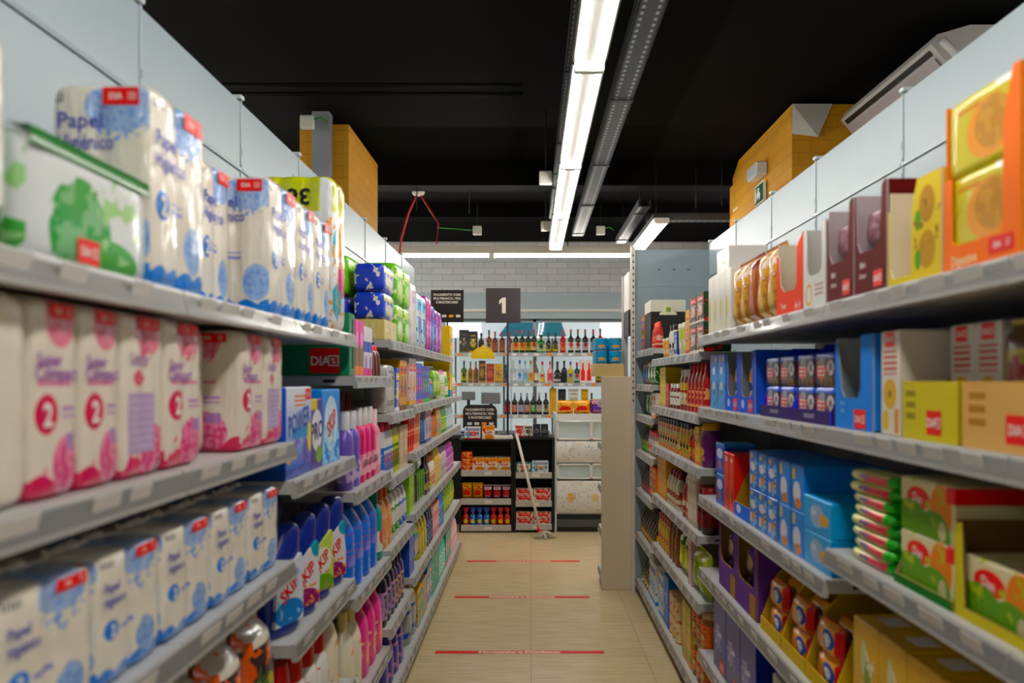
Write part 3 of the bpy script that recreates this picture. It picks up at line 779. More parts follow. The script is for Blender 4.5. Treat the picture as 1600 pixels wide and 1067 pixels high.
def foil():
    w, d, h = D['foil'][2]
    m = paint('3a2f34', (('r', 0, h*.9, w, h*.16, 'c7c3b6'), ('e', -.02, h*.35, .06, .07, '4d8f2c'), ('n', 0, h*.4, .2, 16, .55, 'd06a1e'), ('r', .06, h*.72, .05, h*.2, '284a86'), ('n', .03, h*.3, .1, 22, .6, 'c9b33a')), rough=.25, coat=.6, bump=(10, .4, 1, 1))
    b, s = pillow(w, d, h, m, mat('b9b5a8', .25, coat=.5)); g = G().text('UNI', 0, h*.6, h*.13, mat('17181c', .4), -d/2-.001, 1, .04)
    return [('bag_body', b)]+s+[('lettering', g)]
define('foil', 'pet_food_bag', 'pet food', .165, .11, .29, foil)
row('L', .60, 1.2, [('foil', 4, 'colourful foil bag with green and orange print below the toilet paper', {'g': .03})])

# ------------------------------------------------------------------ cartons
def carton(key, name, cat, w, d, h, base, layers=(), letter=(), tagat=None, rough=.35, wrap=False, coat=.15, extra=None):
    """letter: (text, cx, cz, height, colour[, angle[, squash]]) as fractions of w and h"""
    def fn():
        m = paint(base, tuple(layers), rough=rough, coat=coat, wrap=wrap)
        P = [('carton_body', G().box(-w/2, w/2, -d/2, d/2, 0, h, m, .0025))]
        y = -d/2-.0008
        for L in letter: P.append(('lettering', G().text(L[0], w*L[1], h*L[2], h*L[3], mat(L[4], .4), y, L[6] if len(L) > 6 else 1, .02, 0, 'C', L[5] if len(L) > 5 else 0)))
        if tagat:
            g = G(); dia(g, w*tagat[0], h*tagat[1], w*tagat[2], h*tagat[3], y); P.append(('red_tag', g))
        if extra: P += extra(w, d, h)
        P.append(('lid_flap', G().box(-w/2+.004, w/2-.004, -d/2+.003, d/2-.003, h, h+.0009, m)))
        return P
    define(key, name, cat, w, d, h, fn)
carton('power', 'detergent_box', 'washing powder', .235, .21, .235, '2a6cc4', (('g', .02, .2, 'dfe6f0'), ('r', -.118, .14, .012, .3, '1c5cc0'), ('r', 0, .012, 1, .03, '1d4f9f'), ('e', -.09, .06, .022, .022, 'e3b52a'), ('e', .06, .055, .03, .04, '5a55a8'), ('n', .03, .05, .09, 40, .56, '7a68b8'), ('r', .02, .115, .17, .03, '2f8cc8'), ('e', .1, .1, .02, .045, 'e6d94a'), ('h', .01, .20, .1, .03, .012, 'd98f6a')),
       (('POWER', .02, .63, .22, '1d4a9e', .15, .78),), (.36, .92, .22, .13))
carton('whites', 'detergent_box', 'washing powder', .115, .2, .2, '49357e', (('e', .0, .11, .055, .06, 'e6e3ea'), ('r', -.03, .185, .06, .03, 'd9c83a'), ('e', .02, .04, .03, .025, '8fae3a')), (('PRO', 0, .55, .25, '33246a', .1, .9),))
carton('skipbox', 'detergent_box', 'washing powder', .205, .2, .225, '1f7fd0', (('e', .0, .12, .075, .085, 'dcebf4'), ('n', 0, .05, .1, 30, .5, '9fd2ee'), ('g', .15, .15, '3aa0de')), (('SKIP', .02, .55, .22, 'cf2e2a', .5, .8),))
y = row('L', 1.195, 2.006, [('power', 1, 'blue and white washing powder box with yellow flowers next to the pink packs', {'j': 0}), ('whites', 1, 'narrow purple washing powder box beside the large blue one'), ('skipbox', 1, 'bright blue washing powder box with slanted red lettering')])
# ------------------------------------------------------------------ bottles
def gel(col, lay):
    def fn():
        w, d, h = .155, .085, .285
        m = mat('1b2a78', .25, coat=.4)
        sl = [(0, .07, .036), (.006, .076, .041), (.05*h, .0775, .0425), (.3*h, .077, .0425), (.55*h, .072, .041, .004), (.7*h, .062, .038, .014), (.8*h, .05, .035, .026), (.9*h, .041, .032, .036), (.96*h, .034, .027, .041), (.995*h, .018, .016, .044), (h, .006, .006, .044)]
        b = G().loft(sl, m, 24, 2.6)
        o = [(-.058, .03), (.06, .03), (.06, .11), (.052, .15), (.058, .19), (.05, .205), (.02, .19), (-.02, .165), (-.05, .13)]
        lm = paint(col, lay, .35, .2); lb = G(); k = len(o)
        v = [(a, -.0432+.0006*abs(a)*40*.3, z) for a, z in o]; lb.add(v, [tuple(range(k))], lm)
        lb.merge(G().plate(o, .02, 'xz', -.0436, lm))
        t = G().text('SKIP', .0, .12, .034, mat('c9292c', .4), -.0442, .85, .03, 0, 'C', .6)
        c = G().loft([(h*.86, .012, .012, .045), (h*.9, .012, .012, .045)], m, 10)
        return [('bottle_body', b), ('label', lb), ('lettering', t)]
    return fn
define('gelw', 'detergent_bottle', 'laundry gel', .155, .085, .285, gel('d9dfe6', (('e', 0, .06, .06, .035, '2f7cc0'), ('n', 0, .13, .09, 40, .6, '9cc0e4'))))
define('gelp', 'detergent_bottle', 'laundry gel', .155, .085, .285, gel('e2dfe4', (('e', -.01, .045, .07, .035, '8a2c63'), ('e', .05, .19, .03, .03, '3d9bb0'), ('n', .01, .05, .05, 50, .58, 'e0a03a'))))
define('gelg', 'detergent_bottle', 'laundry gel', .155, .085, .285, gel('c9d98a', (('e', 0, .12, .05, .04, 'e6eadf'), ('e', 0, .05, .06, .03, '79a83a'), ('n', 0, .05, .05, 50, .6, 'c06a8a'))))
row('L', .785, 2.02, [('gelw', 1, 'navy gel bottle with a blue and white label, at the camera end of its row', {'r': -.36, 'b': .012, 'g': .008}), ('gelp', 1, 'navy gel bottle with white and magenta label next to the green-labelled one', {'r': -.36, 'b': .012, 'g': .008}), ('gelg', 1, 'navy gel bottle with a lime green label', {'r': -.36, 'b': .012, 'g': .008}), ('gelp', 1, 'navy gel bottle with magenta label, last before the ribbed blue bottles', {'r': -.36, 'b': .012, 'g': .008})])
def gel2():
    h = .34; m = mat('15256e', .3, coat=.3)
    return [('bottle_body', G().loft([(0, .07, .04), (.01, .075, .045), (.22, .072, .044), (.27, .05, .036)], m, 20, 2.5)), ('cap', G().loft([(.27, .04, .034), (.325, .038, .032), (.34, .03, .026)], mat('1d3f96', .3), 16))]
define('gel2', 'detergent_bottle', 'laundry gel', .155, .09, .34, gel2)
row('L', .785, 2.04, [('gel2', 4, 'tall dark blue bottle standing behind the navy gel bottles', {'b': .19})])
def bot(key, name, cat, w, d, h, body, cap, label, style='shampoo', lay=(), letters=None, coat=.3, lz=(.14, .6), trans=0):
    """body, cap and a wrap-round label; style sets the outline"""
    ST = {'shampoo': ([(0, .9), (.02, 1), (.1, 1), (.62, .97), (.7, .85), (.76, .5)], [(.76, .52), (.99, .5), (1, .44)], 2.6),
          'bleach': ([(0, .9), (.03, 1), (.42, 1), (.58, .88), (.7, .58)], [(.68, .66), (.72, .7), (.9, .62), (1, .5)], 2.4),
          'flip': ([(0, .92), (.02, 1), (.3, 1), (.62, .92), (.8, .7), (.84, .45)], [(.82, .5), (.99, .44), (1, .36)], 2.4),
          'softener': ([(0, .9), (.03, 1), (.4, 1), (.6, .9), (.72, .66), (.8, .36)], [(.79, .42), (.98, .4), (1, .36)], 2.6),
          'ribbed': ([(0, .9), (.02, 1)]+[(.05+.035*i, 1 if i % 2 else .955) for i in range(17)]+[(.68, .9), (.78, .6), (.86, .28)], [(.85, .32), (.97, .3), (.975, .34), (1, .3)], 2.3),
          'ketchup': ([(0, .85), (.02, .95), (.25, 1), (.4, .8), (.5, .86), (.62, .9), (.75, .66), (.84, .36)], [(.82, .44), (.96, .38), (1, .2)], 2.0),
          'spirit': ([(0, .94), (.015, 1), (.55, 1), (.6, .96), (.68, .5), (.72, .32), (.86, .28), (.93, .28)], [(.84, .34), (.995, .33), (1, .3)], 2.0),
          'square': ([(0, .94), (.015, 1), (.56, 1), (.62, .92), (.68, .45), (.72, .32), (.86, .3)], [(.84, .38), (.995, .38), (1, .3)], 5.0),
          'round': ([(0, .9), (.02, .98), (.25, 1.0), (.45, .95), (.56, .6), (.64, .32), (.85, .28)], [(.84, .34), (.99, .34), (1, .3)], 2.0),
          'jar': ([(0, .9), (.03, 1), (.7, 1), (.8, .92), (.84, .82)], [(.83, .88), (.995, .88), (1, .84)], 2.0),
          'tub': ([(0, .86), (.02, .9), (.86, 1)], [(.85, 1.03), (.93, 1.03), (1, .98)], 2.4),
          'can': ([(0, .97), (.02, 1), (.96, 1), (.98, .96)], [(.975, .985), (1, .985), (1, .9)], 2.0),
          'spray': ([(0, .92), (.02, 1), (.5, .95), (.66, .7), (.74, .34), (.8, .3)], [(.79, .36), (.86, .34)], 2.5),
          'tube': ([(0, .75), (.02, .8), (.12, .8), (.15, .9), (.9, .95), (1, 1)], [(0, .8), (.12, .82)], 2.2)}[style]
    def fn():
        big = (w+d)/2 > 0
        bm = mat(body, .18 if trans else .3, coat=coat, trans=0); n = 16
        b = prof_bottle(w, d, h, bm, ST[0], ST[2], n); c = prof_bottle(w, d, h, mat(cap, .35), ST[1], ST[2], n)
        P = [('bottle_body' if style not in ('jar', 'can', 'tub') else 'container', b), ('cap' if style not in ('jar', 'can', 'tub') else 'lid', c)]
        if style == 'spray':
            P.append(('trigger_head', G().plate([(-w*.2, .84*h), (w*.2, .84*h), (w*.2, .93*h), (w*.16, h), (-w*.42, h), (-w*.46, .95*h), (-w*.2, .93*h)], d*.36, 'xz', -d*.18, mat(cap, .35))))
        if label:
            lm = paint(label, tuple(lay), .4, .2) if lay else mat(label, .4); z0, z1 = lz; q = []
            for z in (z0, z0+.001, z1-.001, z1):
                r = next(((ST[0][i][1]+(ST[0][i+1][1]-ST[0][i][1])*(z-ST[0][i][0])/max(1e-6, ST[0][i+1][0]-ST[0][i][0])) for i in range(len(ST[0])-1) if ST[0][i][0] <= z <= ST[0][i+1][0]), 1)
                q.append((z*h, max(r, .9 if style == 'ribbed' else 0)*w/2+.0009, max(r, .9 if style == 'ribbed' else 0)*d/2+.0009))
            P.append(('label', G().loft(q, lm, n, ST[2], True, False)))
        if letters:
            t = G()
            for L in letters: t.text(L[0], w*L[1], h*L[2], h*L[3], mat(L[4], .4), -d/2-.003, L[6] if len(L) > 6 else .9, .025, 0, 'C', L[5] if len(L) > 5 else 0)
            P.append(('lettering', t))
        return P
    define(key, name, cat, w, d, h, fn)
bot('redcap', 'cleaner_bottle', 'cleaning bottle', .105, .075, .265, 'e8e8e6', 'b3202a', 'e9eae8', 'bleach', (('e', .02, .09, .02, .045, '4f9a3f'), ('n', .0, .1, .06, 40, .62, 'd04a3a')), (('P', .0, .42, .09, 'c8302a'),), lz=(.1, .55))
bot('cremebot', 'cleaner_bottle', 'cleaning bottle', .115, .08, .31, 'e8e2cf', 'e2d3a0', 'e9e6d6', 'softener', (('e', .0, .13, .03, .05, 'e0a81e'), ('e', .02, .06, .025, .03, 'e9c33a'), ('n', 0, .1, .06, 40, .6, '6a7fb4')), lz=(.1, .6))
bot('pinksoft', 'softener_bottle', 'fabric softener', .13, .085, .31, 'd84f8e', 'd13c74', 'df6a94', 'softener', (('e', .01, .08, .035, .05, 'eba48a'), ('n', 0, .1, .08, 30, .6, 'f0b7a8')), lz=(.12, .45))
row('L', .45, 2.02, [('redcap', 4, 'white cleaner bottle with a red cap on the low shelf', {'g': .012}), ('cremebot', 1, 'cream cleaner bottle with yellow label beside the red-capped bottles')])
row('L', .335, 2.72, [('cremebot', 2, 'cream bottle with yellow label next to the pink softener'), ('pinksoft', 3, 'bright pink softener bottle on the low shelf')])
bot('ribblue', 'cleaner_bottle', 'cleaning bottle', .13, .11, .32, '2f74d6', '1f3f9a', '6a63ae', 'ribbed', (('h', 0, .19, .06, .06, .02, '2e3f8e'), ('e', 0, .1, .04, .03, '8a8ad0')), coat=.6, lz=(.3, .66))
bot('tealbot', 'cleaner_bottle', 'cleaning bottle', .1, .08, .3, '1d8f86', '178078', 'd7e6dc', 'shampoo', (('e', 0, .1, .03, .04, 'cf4a3a'),), lz=(.12, .4))
row('L', .71, 2.72, [('ribblue', 4, 'ribbed bright blue bottle with violet label'), ('tealbot', 1, 'teal cleaner bottle beside the ribbed blue bottles')])
bot('violet', 'shampoo_bottle', 'shampoo', .1, .06, .27, '6a58a8', 'd5d3d8', 'c9b9d6', 'shampoo', (('n', 0, .1, .1, 30, .5, '7b66b4'),), lz=(.1, .35))
bot('gliss', 'shampoo_bottle', 'shampoo', .092, .055, .275, 'cf3f74', 'd9d6d8', 'efb9c4', 'shampoo', (('n', 0, .1, .1, 30, .52, 'e48aa4'),), (('Gliss', .0, .27, .1, '3a2a3a', .12),), lz=(.1, .38))
bot('palepink', 'shampoo_bottle', 'shampoo', .09, .055, .26, 'e79ab0', 'efd3da', 'f0c4cd', 'shampoo')
row('L', 1.07, 2.72, [('violet', 2, 'violet shampoo bottle with a clear cap'), ('gliss', 3, 'pink shampoo bottle with clear cap and dark script'), ('palepink', 1, 'pale pink bottle beside the pink shampoo'), ])
def dbox(key, name, cat, w, d, h, base, lay, letters=(), tagat=None): carton(key, name, cat, w, d, h, base, lay, letters, tagat)
dbox('darkbox', 'hair_dye_box', 'hair dye', .08, .09, .33, '1d1416', (('r', .02, .2, .025, .3, 'a8281e'), ('e', -.02, .25, .02, .05, '7a4a34')))
row('L', 1.07, 2.75, [('darkbox', 6, 'dark tall box standing behind the shampoo', {'b': .13, 'g': .015})])
def duo():
    w, d, h = D['duo'][2]; m = mat('1c7f5e', .35, coat=.2)
    P = [('carton_body', G().box(-w/2, w/2, -d/2, d/2, 0, h, m, .004)), ('slot', G().box(-w*.05, w*.2, -d/2-.0008, -d/2, h*.12, h*.9, mat('1a1718', .6)))]
    g = G(); dia(g, d*.22, h*.24, d*.34, h*.4, -w/2-.001, -1); P.append(('red_tag', g))
    P.append(('lettering', G().text('DUO', -d*.3, h*.72, h*.16, mat('3f6a62', .4), -w/2-.001, 1.2, .0, -1))); return P
define('duo', 'plastic_bag_box', 'box', .085, .3, .215, duo)
carton('dyepink', 'hair_dye_box', 'hair dye', .07, .06, .2, 'd42a8e', (('r', 0, .06, .07, .1, '8a6a4e'), ('r', 0, .02, .07, .03, 'e08a3a'), ('e', 0, .13, .02, .03, 'f0a6cf')))
carton('dyewhite', 'hair_dye_box', 'hair dye', .075, .06, .185, 'e3dfe6', (('r', 0, .11, .08, .04, '2a4fae'), ('e', .0, .05, .02, .03, '8f5fae'), ('r', 0, .015, .08, .03, 'cf3f8a')))
bot('redtop', 'aerosol_can', 'spray', .06, .055, .125, '5a2a20', 'd8351f', None, 'flip')
row('L', 1.463, 2.71, [('duo', 1, 'green box with red tag turned to the camera, beneath the top paper shelf', {'j': 0}), ('dyepink', 2, 'magenta hair dye box beside the green box'), ('dyewhite', 2, 'white and blue hair dye box past the magenta ones'), ('redtop', 3, 'small bottle with a red cap beside the white hair dye boxes')])

# ------------------------------------------------------------------ biscuits: cases and what stands in them
def case2(w, d, h, outline, co, ci, art=None, lbl=None, tagat=None, cut='u', lip=.05, letter=None, flap=.2):
    """display case; outline = own front panel shape, else the standard cut"""
    def fn():
        P = case(w, d, h, lip, co, ci, cut, art=art, flap=flap); y = -d/2-.0008
        if outline: P = [p for p in P if p[0] != 'front_panel']+[('front_panel', G().plate([(a*w, b*h) for a, b in outline], .004, 'xz', -d/2, paint(co, art or (), .7), mat(ci, .6)))]
        if letter:
            for L in letter: P.append(('lettering', G().text(L[0], w*L[1], h*L[2], h*L[3], mat(L[4], .4), y, .85, .02), 'front_panel'))
        if tagat: g = G(); dia(g, w*tagat[0], h*tagat[1], w*tagat[2], h*tagat[3], y); P.append(('red_tag', g, 'front_panel'))
        return P
    return fn
def dcase(key, w, d, h, co, ci, **k): define(key, 'display_case', 'display case', w, d, h, case2(w, d, h, k.pop('outline', None), co, ci, **k))
def cased(side, z, y, key, desc, cont, b=0):
    """a case and its contents: (key, across, high, deep, description, setback, lift)"""
    s = 1 if side == 'L' else -1; W, Dp, H = D[key][2]
    row(side, z, y, [(key, 1, desc, {'b': b, 'j': 0})])
    for ck, nx, nz, nd, ds, sb, lift in cont:
        cw, cdp, ch = D[ck][2]; tot = nx*nz*nd; x0 = -(nx-1)*(cw+.003)/2
        for k in range(nd):
            for j in range(nz):
                for i in range(nx):
                    put(ck, XF[side]-s*(.016+b+.006+sb+cdp/2+k*(cdp+.002)), y+W/2+x0+i*(cw+.003), z+.0048+lift+j*(ch+.0008), s*PI/2, ds, None, False, tot)
    return y+W+.005
def packet(key, name, w, d, h, base, lay, letter=(), seal=None, cat='biscuits'):
    def fn():
        b, sl = pillow(w, d, h, paint(base, tuple(lay), .28, .35), mat(seal or base, .3, coat=.3), 10, .035); P = [('packet_body', b)]+sl
        if letter:
            g = G()
            for L in letter: g.text(L[0], w*L[1], h*L[2], h*L[3], mat(L[4], .4), -d/2-.001, .85, .025, 0, 'C', L[5] if len(L) > 5 else 0)
            P.append(('lettering', g))
        return P
    define(key, name, cat, w, d, h, fn)
def flatpack(key, name, w, d, h, base, lay, letter=(), seal=None, cat='biscuits'):
    def fn():
        P = [('packet_body', rolls(w, d, h, 1, 1, 1, paint(base, tuple(lay), .3, .3, (14, .3, 1, 1)), 16, .002)), ('seal', G().box(-w*.47, w*.47, .004, .006, h-.012, h+.0, mat(seal or base, .3)))]
        for L in letter: P.append(('lettering', G().text(L[0], w*L[1], h*L[2], h*L[3], mat(L[4], .4), -d/2-.0012, .85, .025, 0, 'C', L[5] if len(L) > 5 else 0)))
        return P
    define(key, name, cat, w, d, h, fn)
flatpack('marie', 'biscuit_packet', .205, .045, .132, 'cfc51a', (('e', .02, .062, .066, .05, 'e0a02a'), ('e', .03, .068, .05, .042, 'b88a2c'), ('n', .03, .068, .045, 40, .5, 'c79a3a'), ('h', -.04, .11, .07, .02, .014, 'c98a1e'), ('r', .06, .125, .04, .014, 'e9e6dc')), seal='d8a322')
dcase('orangecase', .225, .27, .30, 'ee8412', 'dd8f42', tagat=(.28, .1, .3, .09), letter=(('Digestive', -.2, .07, .06, 'f3d9b0'),),
      outline=[(-.5, 0), (.5, 0), (.5, 1), (.42, 1), (.30, .74), (.30, .2), (.26, .16), (-.34, .16), (-.38, .2), (-.38, .56), (-.5, .56)])
cased('R', 1.635, 1.212, 'orangecase', 'big orange display case of yellow biscuit packets at the camera end', [('marie', 1, 2, 3, 'yellow biscuit packet standing in the orange display case', -.001, .03)])
dcase('yellowcase', .215, .2, .2, 'd9c50e', 'ded6c2', art=(('e', .055, .145, .03, .035, 'b08a2e'), ('e', .055, .06, .032, .036, 'b8923a'), ('e', .02, .12, .012, .02, '6a9a2a'), ('e', .02, .045, .012, .02, '6a9a2a'), ('n', .055, .1, .06, 50, .62, '8a6a22')),
      outline=[(-.5, 0), (.5, 0), (.5, 1), (.08, 1), (-.02, .75), (-.04, .1), (-.4, .1), (-.46, .2), (-.47, .8), (-.5, .8)])
row('R', 1.635, 1.446, [('yellowcase', 1, 'empty yellow display case with printed biscuits and a cream inside', {'j': 0})])
packet('mauve', 'biscuit_packet', .07, .05, .085, '9a7a86', (('e', 0, .045, .03, .03, '7a5460'),), seal='b09aa2')
MO = [(-.5, 0), (.5, 0), (.5, 1), (.42, 1.0), (.36, .97), (.3, .5), (.2, .42), (-.3, .42), (-.4, .52), (-.44, .9), (-.5, .9)]
dcase('marooncase', .165, .2, .235, '57130c', 'b7aeb0', tagat=(.25, .14, .26, .15), letter=(('Mini', -.22, .3, .06, 'd9cfc8'), ('choco', -.22, .2, .05, 'd9cfc8')), outline=MO)
row('R', 1.635, 1.665, [(.005,)])
for i, yy in enumerate((1.668, 1.84)):
    cased('R', 1.635, yy, 'marooncase', ('maroon display case just past the yellow case', 'second maroon display case, beside the white one')[i], [('mauve', 2, 2, 1, ('mauve packet in the maroon case by the yellow case', 'mauve packet in the maroon case beside the white case')[i], .01, .02)])
dcase('whitecase', .16, .2, .22, 'dcdcd8', 'c9c6c2', art=(('e', -.04, .04, .025, .03, 'd9b04a'), ('e', -.04, .04, .017, .022, 'dcdcd8'), ('h', .035, .05, .06, .04, .012, 'b59a9a')), cut='u', lip=.09, flap=.3)
packet('clearp', 'biscuit_packet', .11, .05, .12, 'a89a84', (('e', 0, .05, .04, .03, 'b98a3a'), ('n', 0, .06, .07, 40, .55, 'd9d2c6')))
y = cased('R', 1.635, 2.015, 'whitecase', 'white display case with a rounded cut-out between maroon and orange-red cases', [('clearp', 1, 1, 1, 'clear packet inside the white display case', .03, .004)])
dcase('redcase', .235, .2, .22, 'd9581f', 'cfc4b4', tagat=(.32, .1, .26, .14), letter=(('Tostas', -.22, .14, .07, 'f0d8c4'),), outline=[(-.5, 0), (.5, 0), (.5, 1), (.28, .86), (.26, .4), (.2, .32), (-.2, .32), (-.34, .42), (-.4, .8), (-.5, .86)])
packet('toast', 'biscuit_packet', .085, .05, .12, 'c9a21e', (('r', 0, .02, .09, .03, '8a2f14'), ('n', 0, .08, .06, 40, .52, 'd9d4c8')))
y = cased('R', 1.635, y, 'redcase', 'orange-red display case of toasts with a cream inside', [('toast', 2, 1, 1, 'yellow toast packet in the orange-red display case', .03, .004)])
packet('nutbag', 'nut_bag', .105, .075, .24, 'a8763a', (('n', 0, .1, .2, 34, .5, 'c79a5e'), ('e', -.01, .06, .03, .07, 'c9a81e'), ('n', 0, .2, .08, 30, .56, 'd9d0c6'), ('e', -.01, .15, .012, .02, '5f8a3a')), seal='8a5a2e', cat='nuts')
packet('breadbag', 'bread_stick_bag', .105, .07, .24, '8a4a22', (('v', 0, .12, .1, .2, .02, 'a8662e'), ('r', 0, .2, .1, .03, '6a3016')), seal='6f3a1c', cat='bread sticks')
carton('whitebox', 'biscuit_box', 'biscuits', .092, .18, .235, 'dedbd6', (('e', -.02, .09, .016, .05, 'cfc23a'), ('e', -.02, .03, .016, .02, 'd9cf6a')), rough=.3)
row('R', 1.635, y+.004, [('nutbag', 2, 'clear bag of golden nuts on the top biscuit shelf'), ('breadbag', 1, 'brown bread stick bag between bags of nuts'), ('nutbag', 2, 'clear bag of golden nuts just before the white boxes'), ('whitebox', 4, 'slim white box with yellow print on the top biscuit shelf', {'g': .002})])
carton('whitelid', 'biscuit_box', 'biscuits', .2, .15, .1, 'd8d4d0', (('e', .03, .05, .03, .015, '9a9690'),))
put('whitelid', .725+.016+.1, 3.2, 1.872, -PI/2, 'white box lying on top of the slim white boxes')
# second shelf
dcase('tancase', .27, .26, .125, 'cda97a', 'b9986a', tagat=(.1, .3, .26, .36), art=(('h', -.09, .07, .05, .07, .022, 'a37a44'),), cut='front', lip=.112)
dcase('limecase', .205, .26, .125, 'c9bd10', 'b3a70e', tagat=(.1, .28, .26, .36), art=(('h', -.07, .07, .04, .07, .022, '8f8510'),), cut='front', lip=.112)
packet('darkbag', 'biscuit_packet', .11, .055, .21, '4a2f1e', (('r', 0, .15, .12, .02, 'b8a31e'), ('e', 0, .12, .03, .03, '8a1f1a'), ('n', 0, .08, .1, 24, .56, '9a8a1e')), seal='a8961e')
carton('camomile', 'biscuit_box', 'biscuits', .085, .13, .215, 'd9d3cb', (('e', 0, .085, .03, .032, 'd2b012'), ('e', 0, .085, .008, .008, '8a7a10'), ('e', -.02, .03, .016, .022, 'd9bd2a'), ('h', 0, .15, .06, .05, .012, 'b5625a'), ('r', .03, .03, .02, .05, 'd09a2a')), tagat=(0, .92, .5, .14))
y = cased('R', 1.335, 1.105, 'tancase', 'tan display case with red tag of dark biscuit packets', [('darkbag', 2, 1, 2, 'dark and yellow biscuit packet leaning in the tan case', .04, .0)])
y = cased('R', 1.335, 1.39, 'limecase', 'lime yellow display case with red tag beside the tan one', [('camomile', 2, 1, 1, 'white biscuit box with a yellow flower standing in the lime case', .08, 0)])
row('R', 1.335, y+.01, [('camomile', 1, 'tall white biscuit box with yellow flowers between lime and blue cases', {'j': 0})])
dcase('bluecase', .215, .2, .215, '1f7fd0', '9aa0a4', tagat=(.18, .12, .3, .2), letter=(('Maria', -.28, .28, .05, '9fd0f0'), ('leite', -.28, .2, .05, '9fd0f0')), outline=[(-.5, 0), (.5, 0), (.5, 1), (.2, 1), (.2, .45), (.12, .34), (-.24, .34), (-.32, .42), (-.44, .95), (-.5, .95)])
row('R', 1.335, 1.735, [('bluecase', 1, 'empty bright blue display case with a grey inside', {'j': 0})])
NV = ('r', .0, .02, 1, .2, '3a2a5a')
dcase('navycase', .3, .26, .215, '35265a', '1c3fd2', letter=(('CHOCOLATE', .0, .09, .05, 'c9c3d8'),), cut='front', lip=.035)
flatpack('navyp', 'biscuit_packet', .14, .06, .09, '241a3c', (('r', 0, .082, .15, .016, '2a48b0'), ('e', -.028, .046, .036, .026, 'd8321e'), ('h', -.028, .043, .05, .026, .012, 'efe2d6'), ('e', -.02, .066, .022, .012, '9aa0a8'), ('e', .038, .05, .024, .02, 'd9d2d6'), ('e', .038, .05, .009, .009, '3a2c40'), ('e', .02, .014, .05, .012, '4a2c1c'), ('n', .02, .014, .05, 60, .55, '7a5a32')))
y = 1.985
for i in range(2):
    y = cased('R', 1.335, y, 'navycase', ('dark violet case of round chocolate biscuits, camera side of the two', 'dark violet case of round chocolate biscuits, till side of the two')[i], [('navyp', 2, 2, 2, ('dark biscuit packet in the camera-side violet case', 'dark biscuit packet in the till-side violet case')[i], .01, 0)])
dcase('royalcase', .195, .2, .215, '2256c4', '8f9498', tagat=(.25, .12, .26, .2), cut='u', lip=.055, flap=.3, art=(('e', -.05, .03, .02, .015, 'b9c9e6'),))
packet('bluep', 'biscuit_packet', .13, .05, .08, '2f86c8', (('e', -.02, .045, .04, .025, 'd0955a'), ('e', .04, .03, .02, .02, '4a3020'), ('n', 0, .04, .08, 30, .6, 'dfe6ee')))
y = 2.655
for i in range(2):
    y = cased('R', 1.335, y, 'royalcase', ('royal blue display case beside the violet cases', 'royal blue display case beside the light blue cartons')[i], [('bluep', 1, 2, 2, ('blue packet in the royal blue case beside the violet ones', 'blue packet in the royal blue case beside the cartons')[i], .012, 0)])
carton('sharkbox', 'biscuit_box', 'biscuits', .125, .15, .215, '2b93d4', (('g', .13, .08, '2f2f9a'), ('e', .0, .15, .02, .016, 'dfe3ee'), ('e', .0, .09, .02, .018, 'd9d0c4'), ('n', 0, .06, .07, 24, .58, '1d4f7a'), ('e', .03, .195, .01, .01, 'd9c03a')))
row('R', 1.335, y+.002, [('sharkbox', 2, 'light blue biscuit carton with violet top on the second shelf')])
# third shelf
def roll_packet():
    w, d, h = .22, .075, .0245
    m = paint('d9d6a0', (('r', .03, .012, .11, .016, 'c9354a'), ('r', -.02, .014, .05, .008, '6a4a7a'), ('r', -.1, .012, .03, .03, '4fa02e'), ('r', .1, .012, .03, .03, '4fa02e')), .28, .35)
    return [('packet_body', G().loft([(0, w*.46, d*.3), (.003, w*.485, d*.44), (h*.5, w*.5, d*.5), (h-.003, w*.485, d*.44), (h, w*.46, d*.3)], m, 20, 5)), ('seal', G().box(w*.47, w*.53, -d*.35, d*.35, h*.4, h*.6, mat('4f9a2e', .3)))]
define('rollpack', 'biscuit_packet', 'biscuits', .22, .075, .0245, roll_packet)
row('R', 1.04, 1.655, [('rollpack', 1, 'cream and green packet with red stripe in the tall stack', {'s': 8, 'j': 4})])
SN = (('e', -.03, .07, .045, .022, 'd9321e'), ('e', .055, .055, .04, .05, 'd98a1e'), ('e', -.06, .02, .07, .045, '6f9a2e'), ('e', .03, .01, .06, .045, '6f9a2e'), ('r', .09, .09, .03, .03, 'd23a2a'), ('e', .06, .02, .014, .018, 'c9c6a0'), ('n', 0, .03, .1, 26, .62, 'b5c06a'))
carton('snack', 'biscuit_box', 'biscuits', .205, .16, .105, 'ded6b4', SN, (('Dan', -.15, .67, .16, 'f0e6e0', -.1),), wrap=False)
carton('snackred', 'biscuit_box', 'biscuits', .2, .16, .105, 'b32317', (('v', 0, .06, .03, .06, .004, 'dcd6d0'),))
dcase('greencase', .225, .24, .16, '1d6a2e', '9a8562', cut='front', lip=.018)
dcase('postcase', .235, .24, .165, 'c9bd12', '6a5238', outline=[(-.5, 0), (.5, 0), (.5, .95), (.40, 1), (.36, .12), (-.36, .12), (-.40, 1), (-.5, .95)])
cased('R', 1.04, 1.41, 'greencase', 'green-sided case of red and green cracker boxes beside the packet stack', [('snack', 1, 2, 1, 'red and green cracker box in the green-sided case', .004, 0)])
cased('R', 1.04, 1.165, 'postcase', 'yellow-posted case of a cracker box at the camera end', [('snack', 1, 1, 1, 'red and green cracker box in the yellow-posted case', .004, 0), ('snackred', 1, 2, 1, 'red cracker box standing behind in the yellow-posted case', .17-.03, 0)][:1])
cased('R', 1.04, .92, 'postcase', 'yellow-posted case of cracker boxes at the frame edge', [('snack', 1, 2, 1, 'red and green cracker box beyond the second yellow post', .004, 0)])
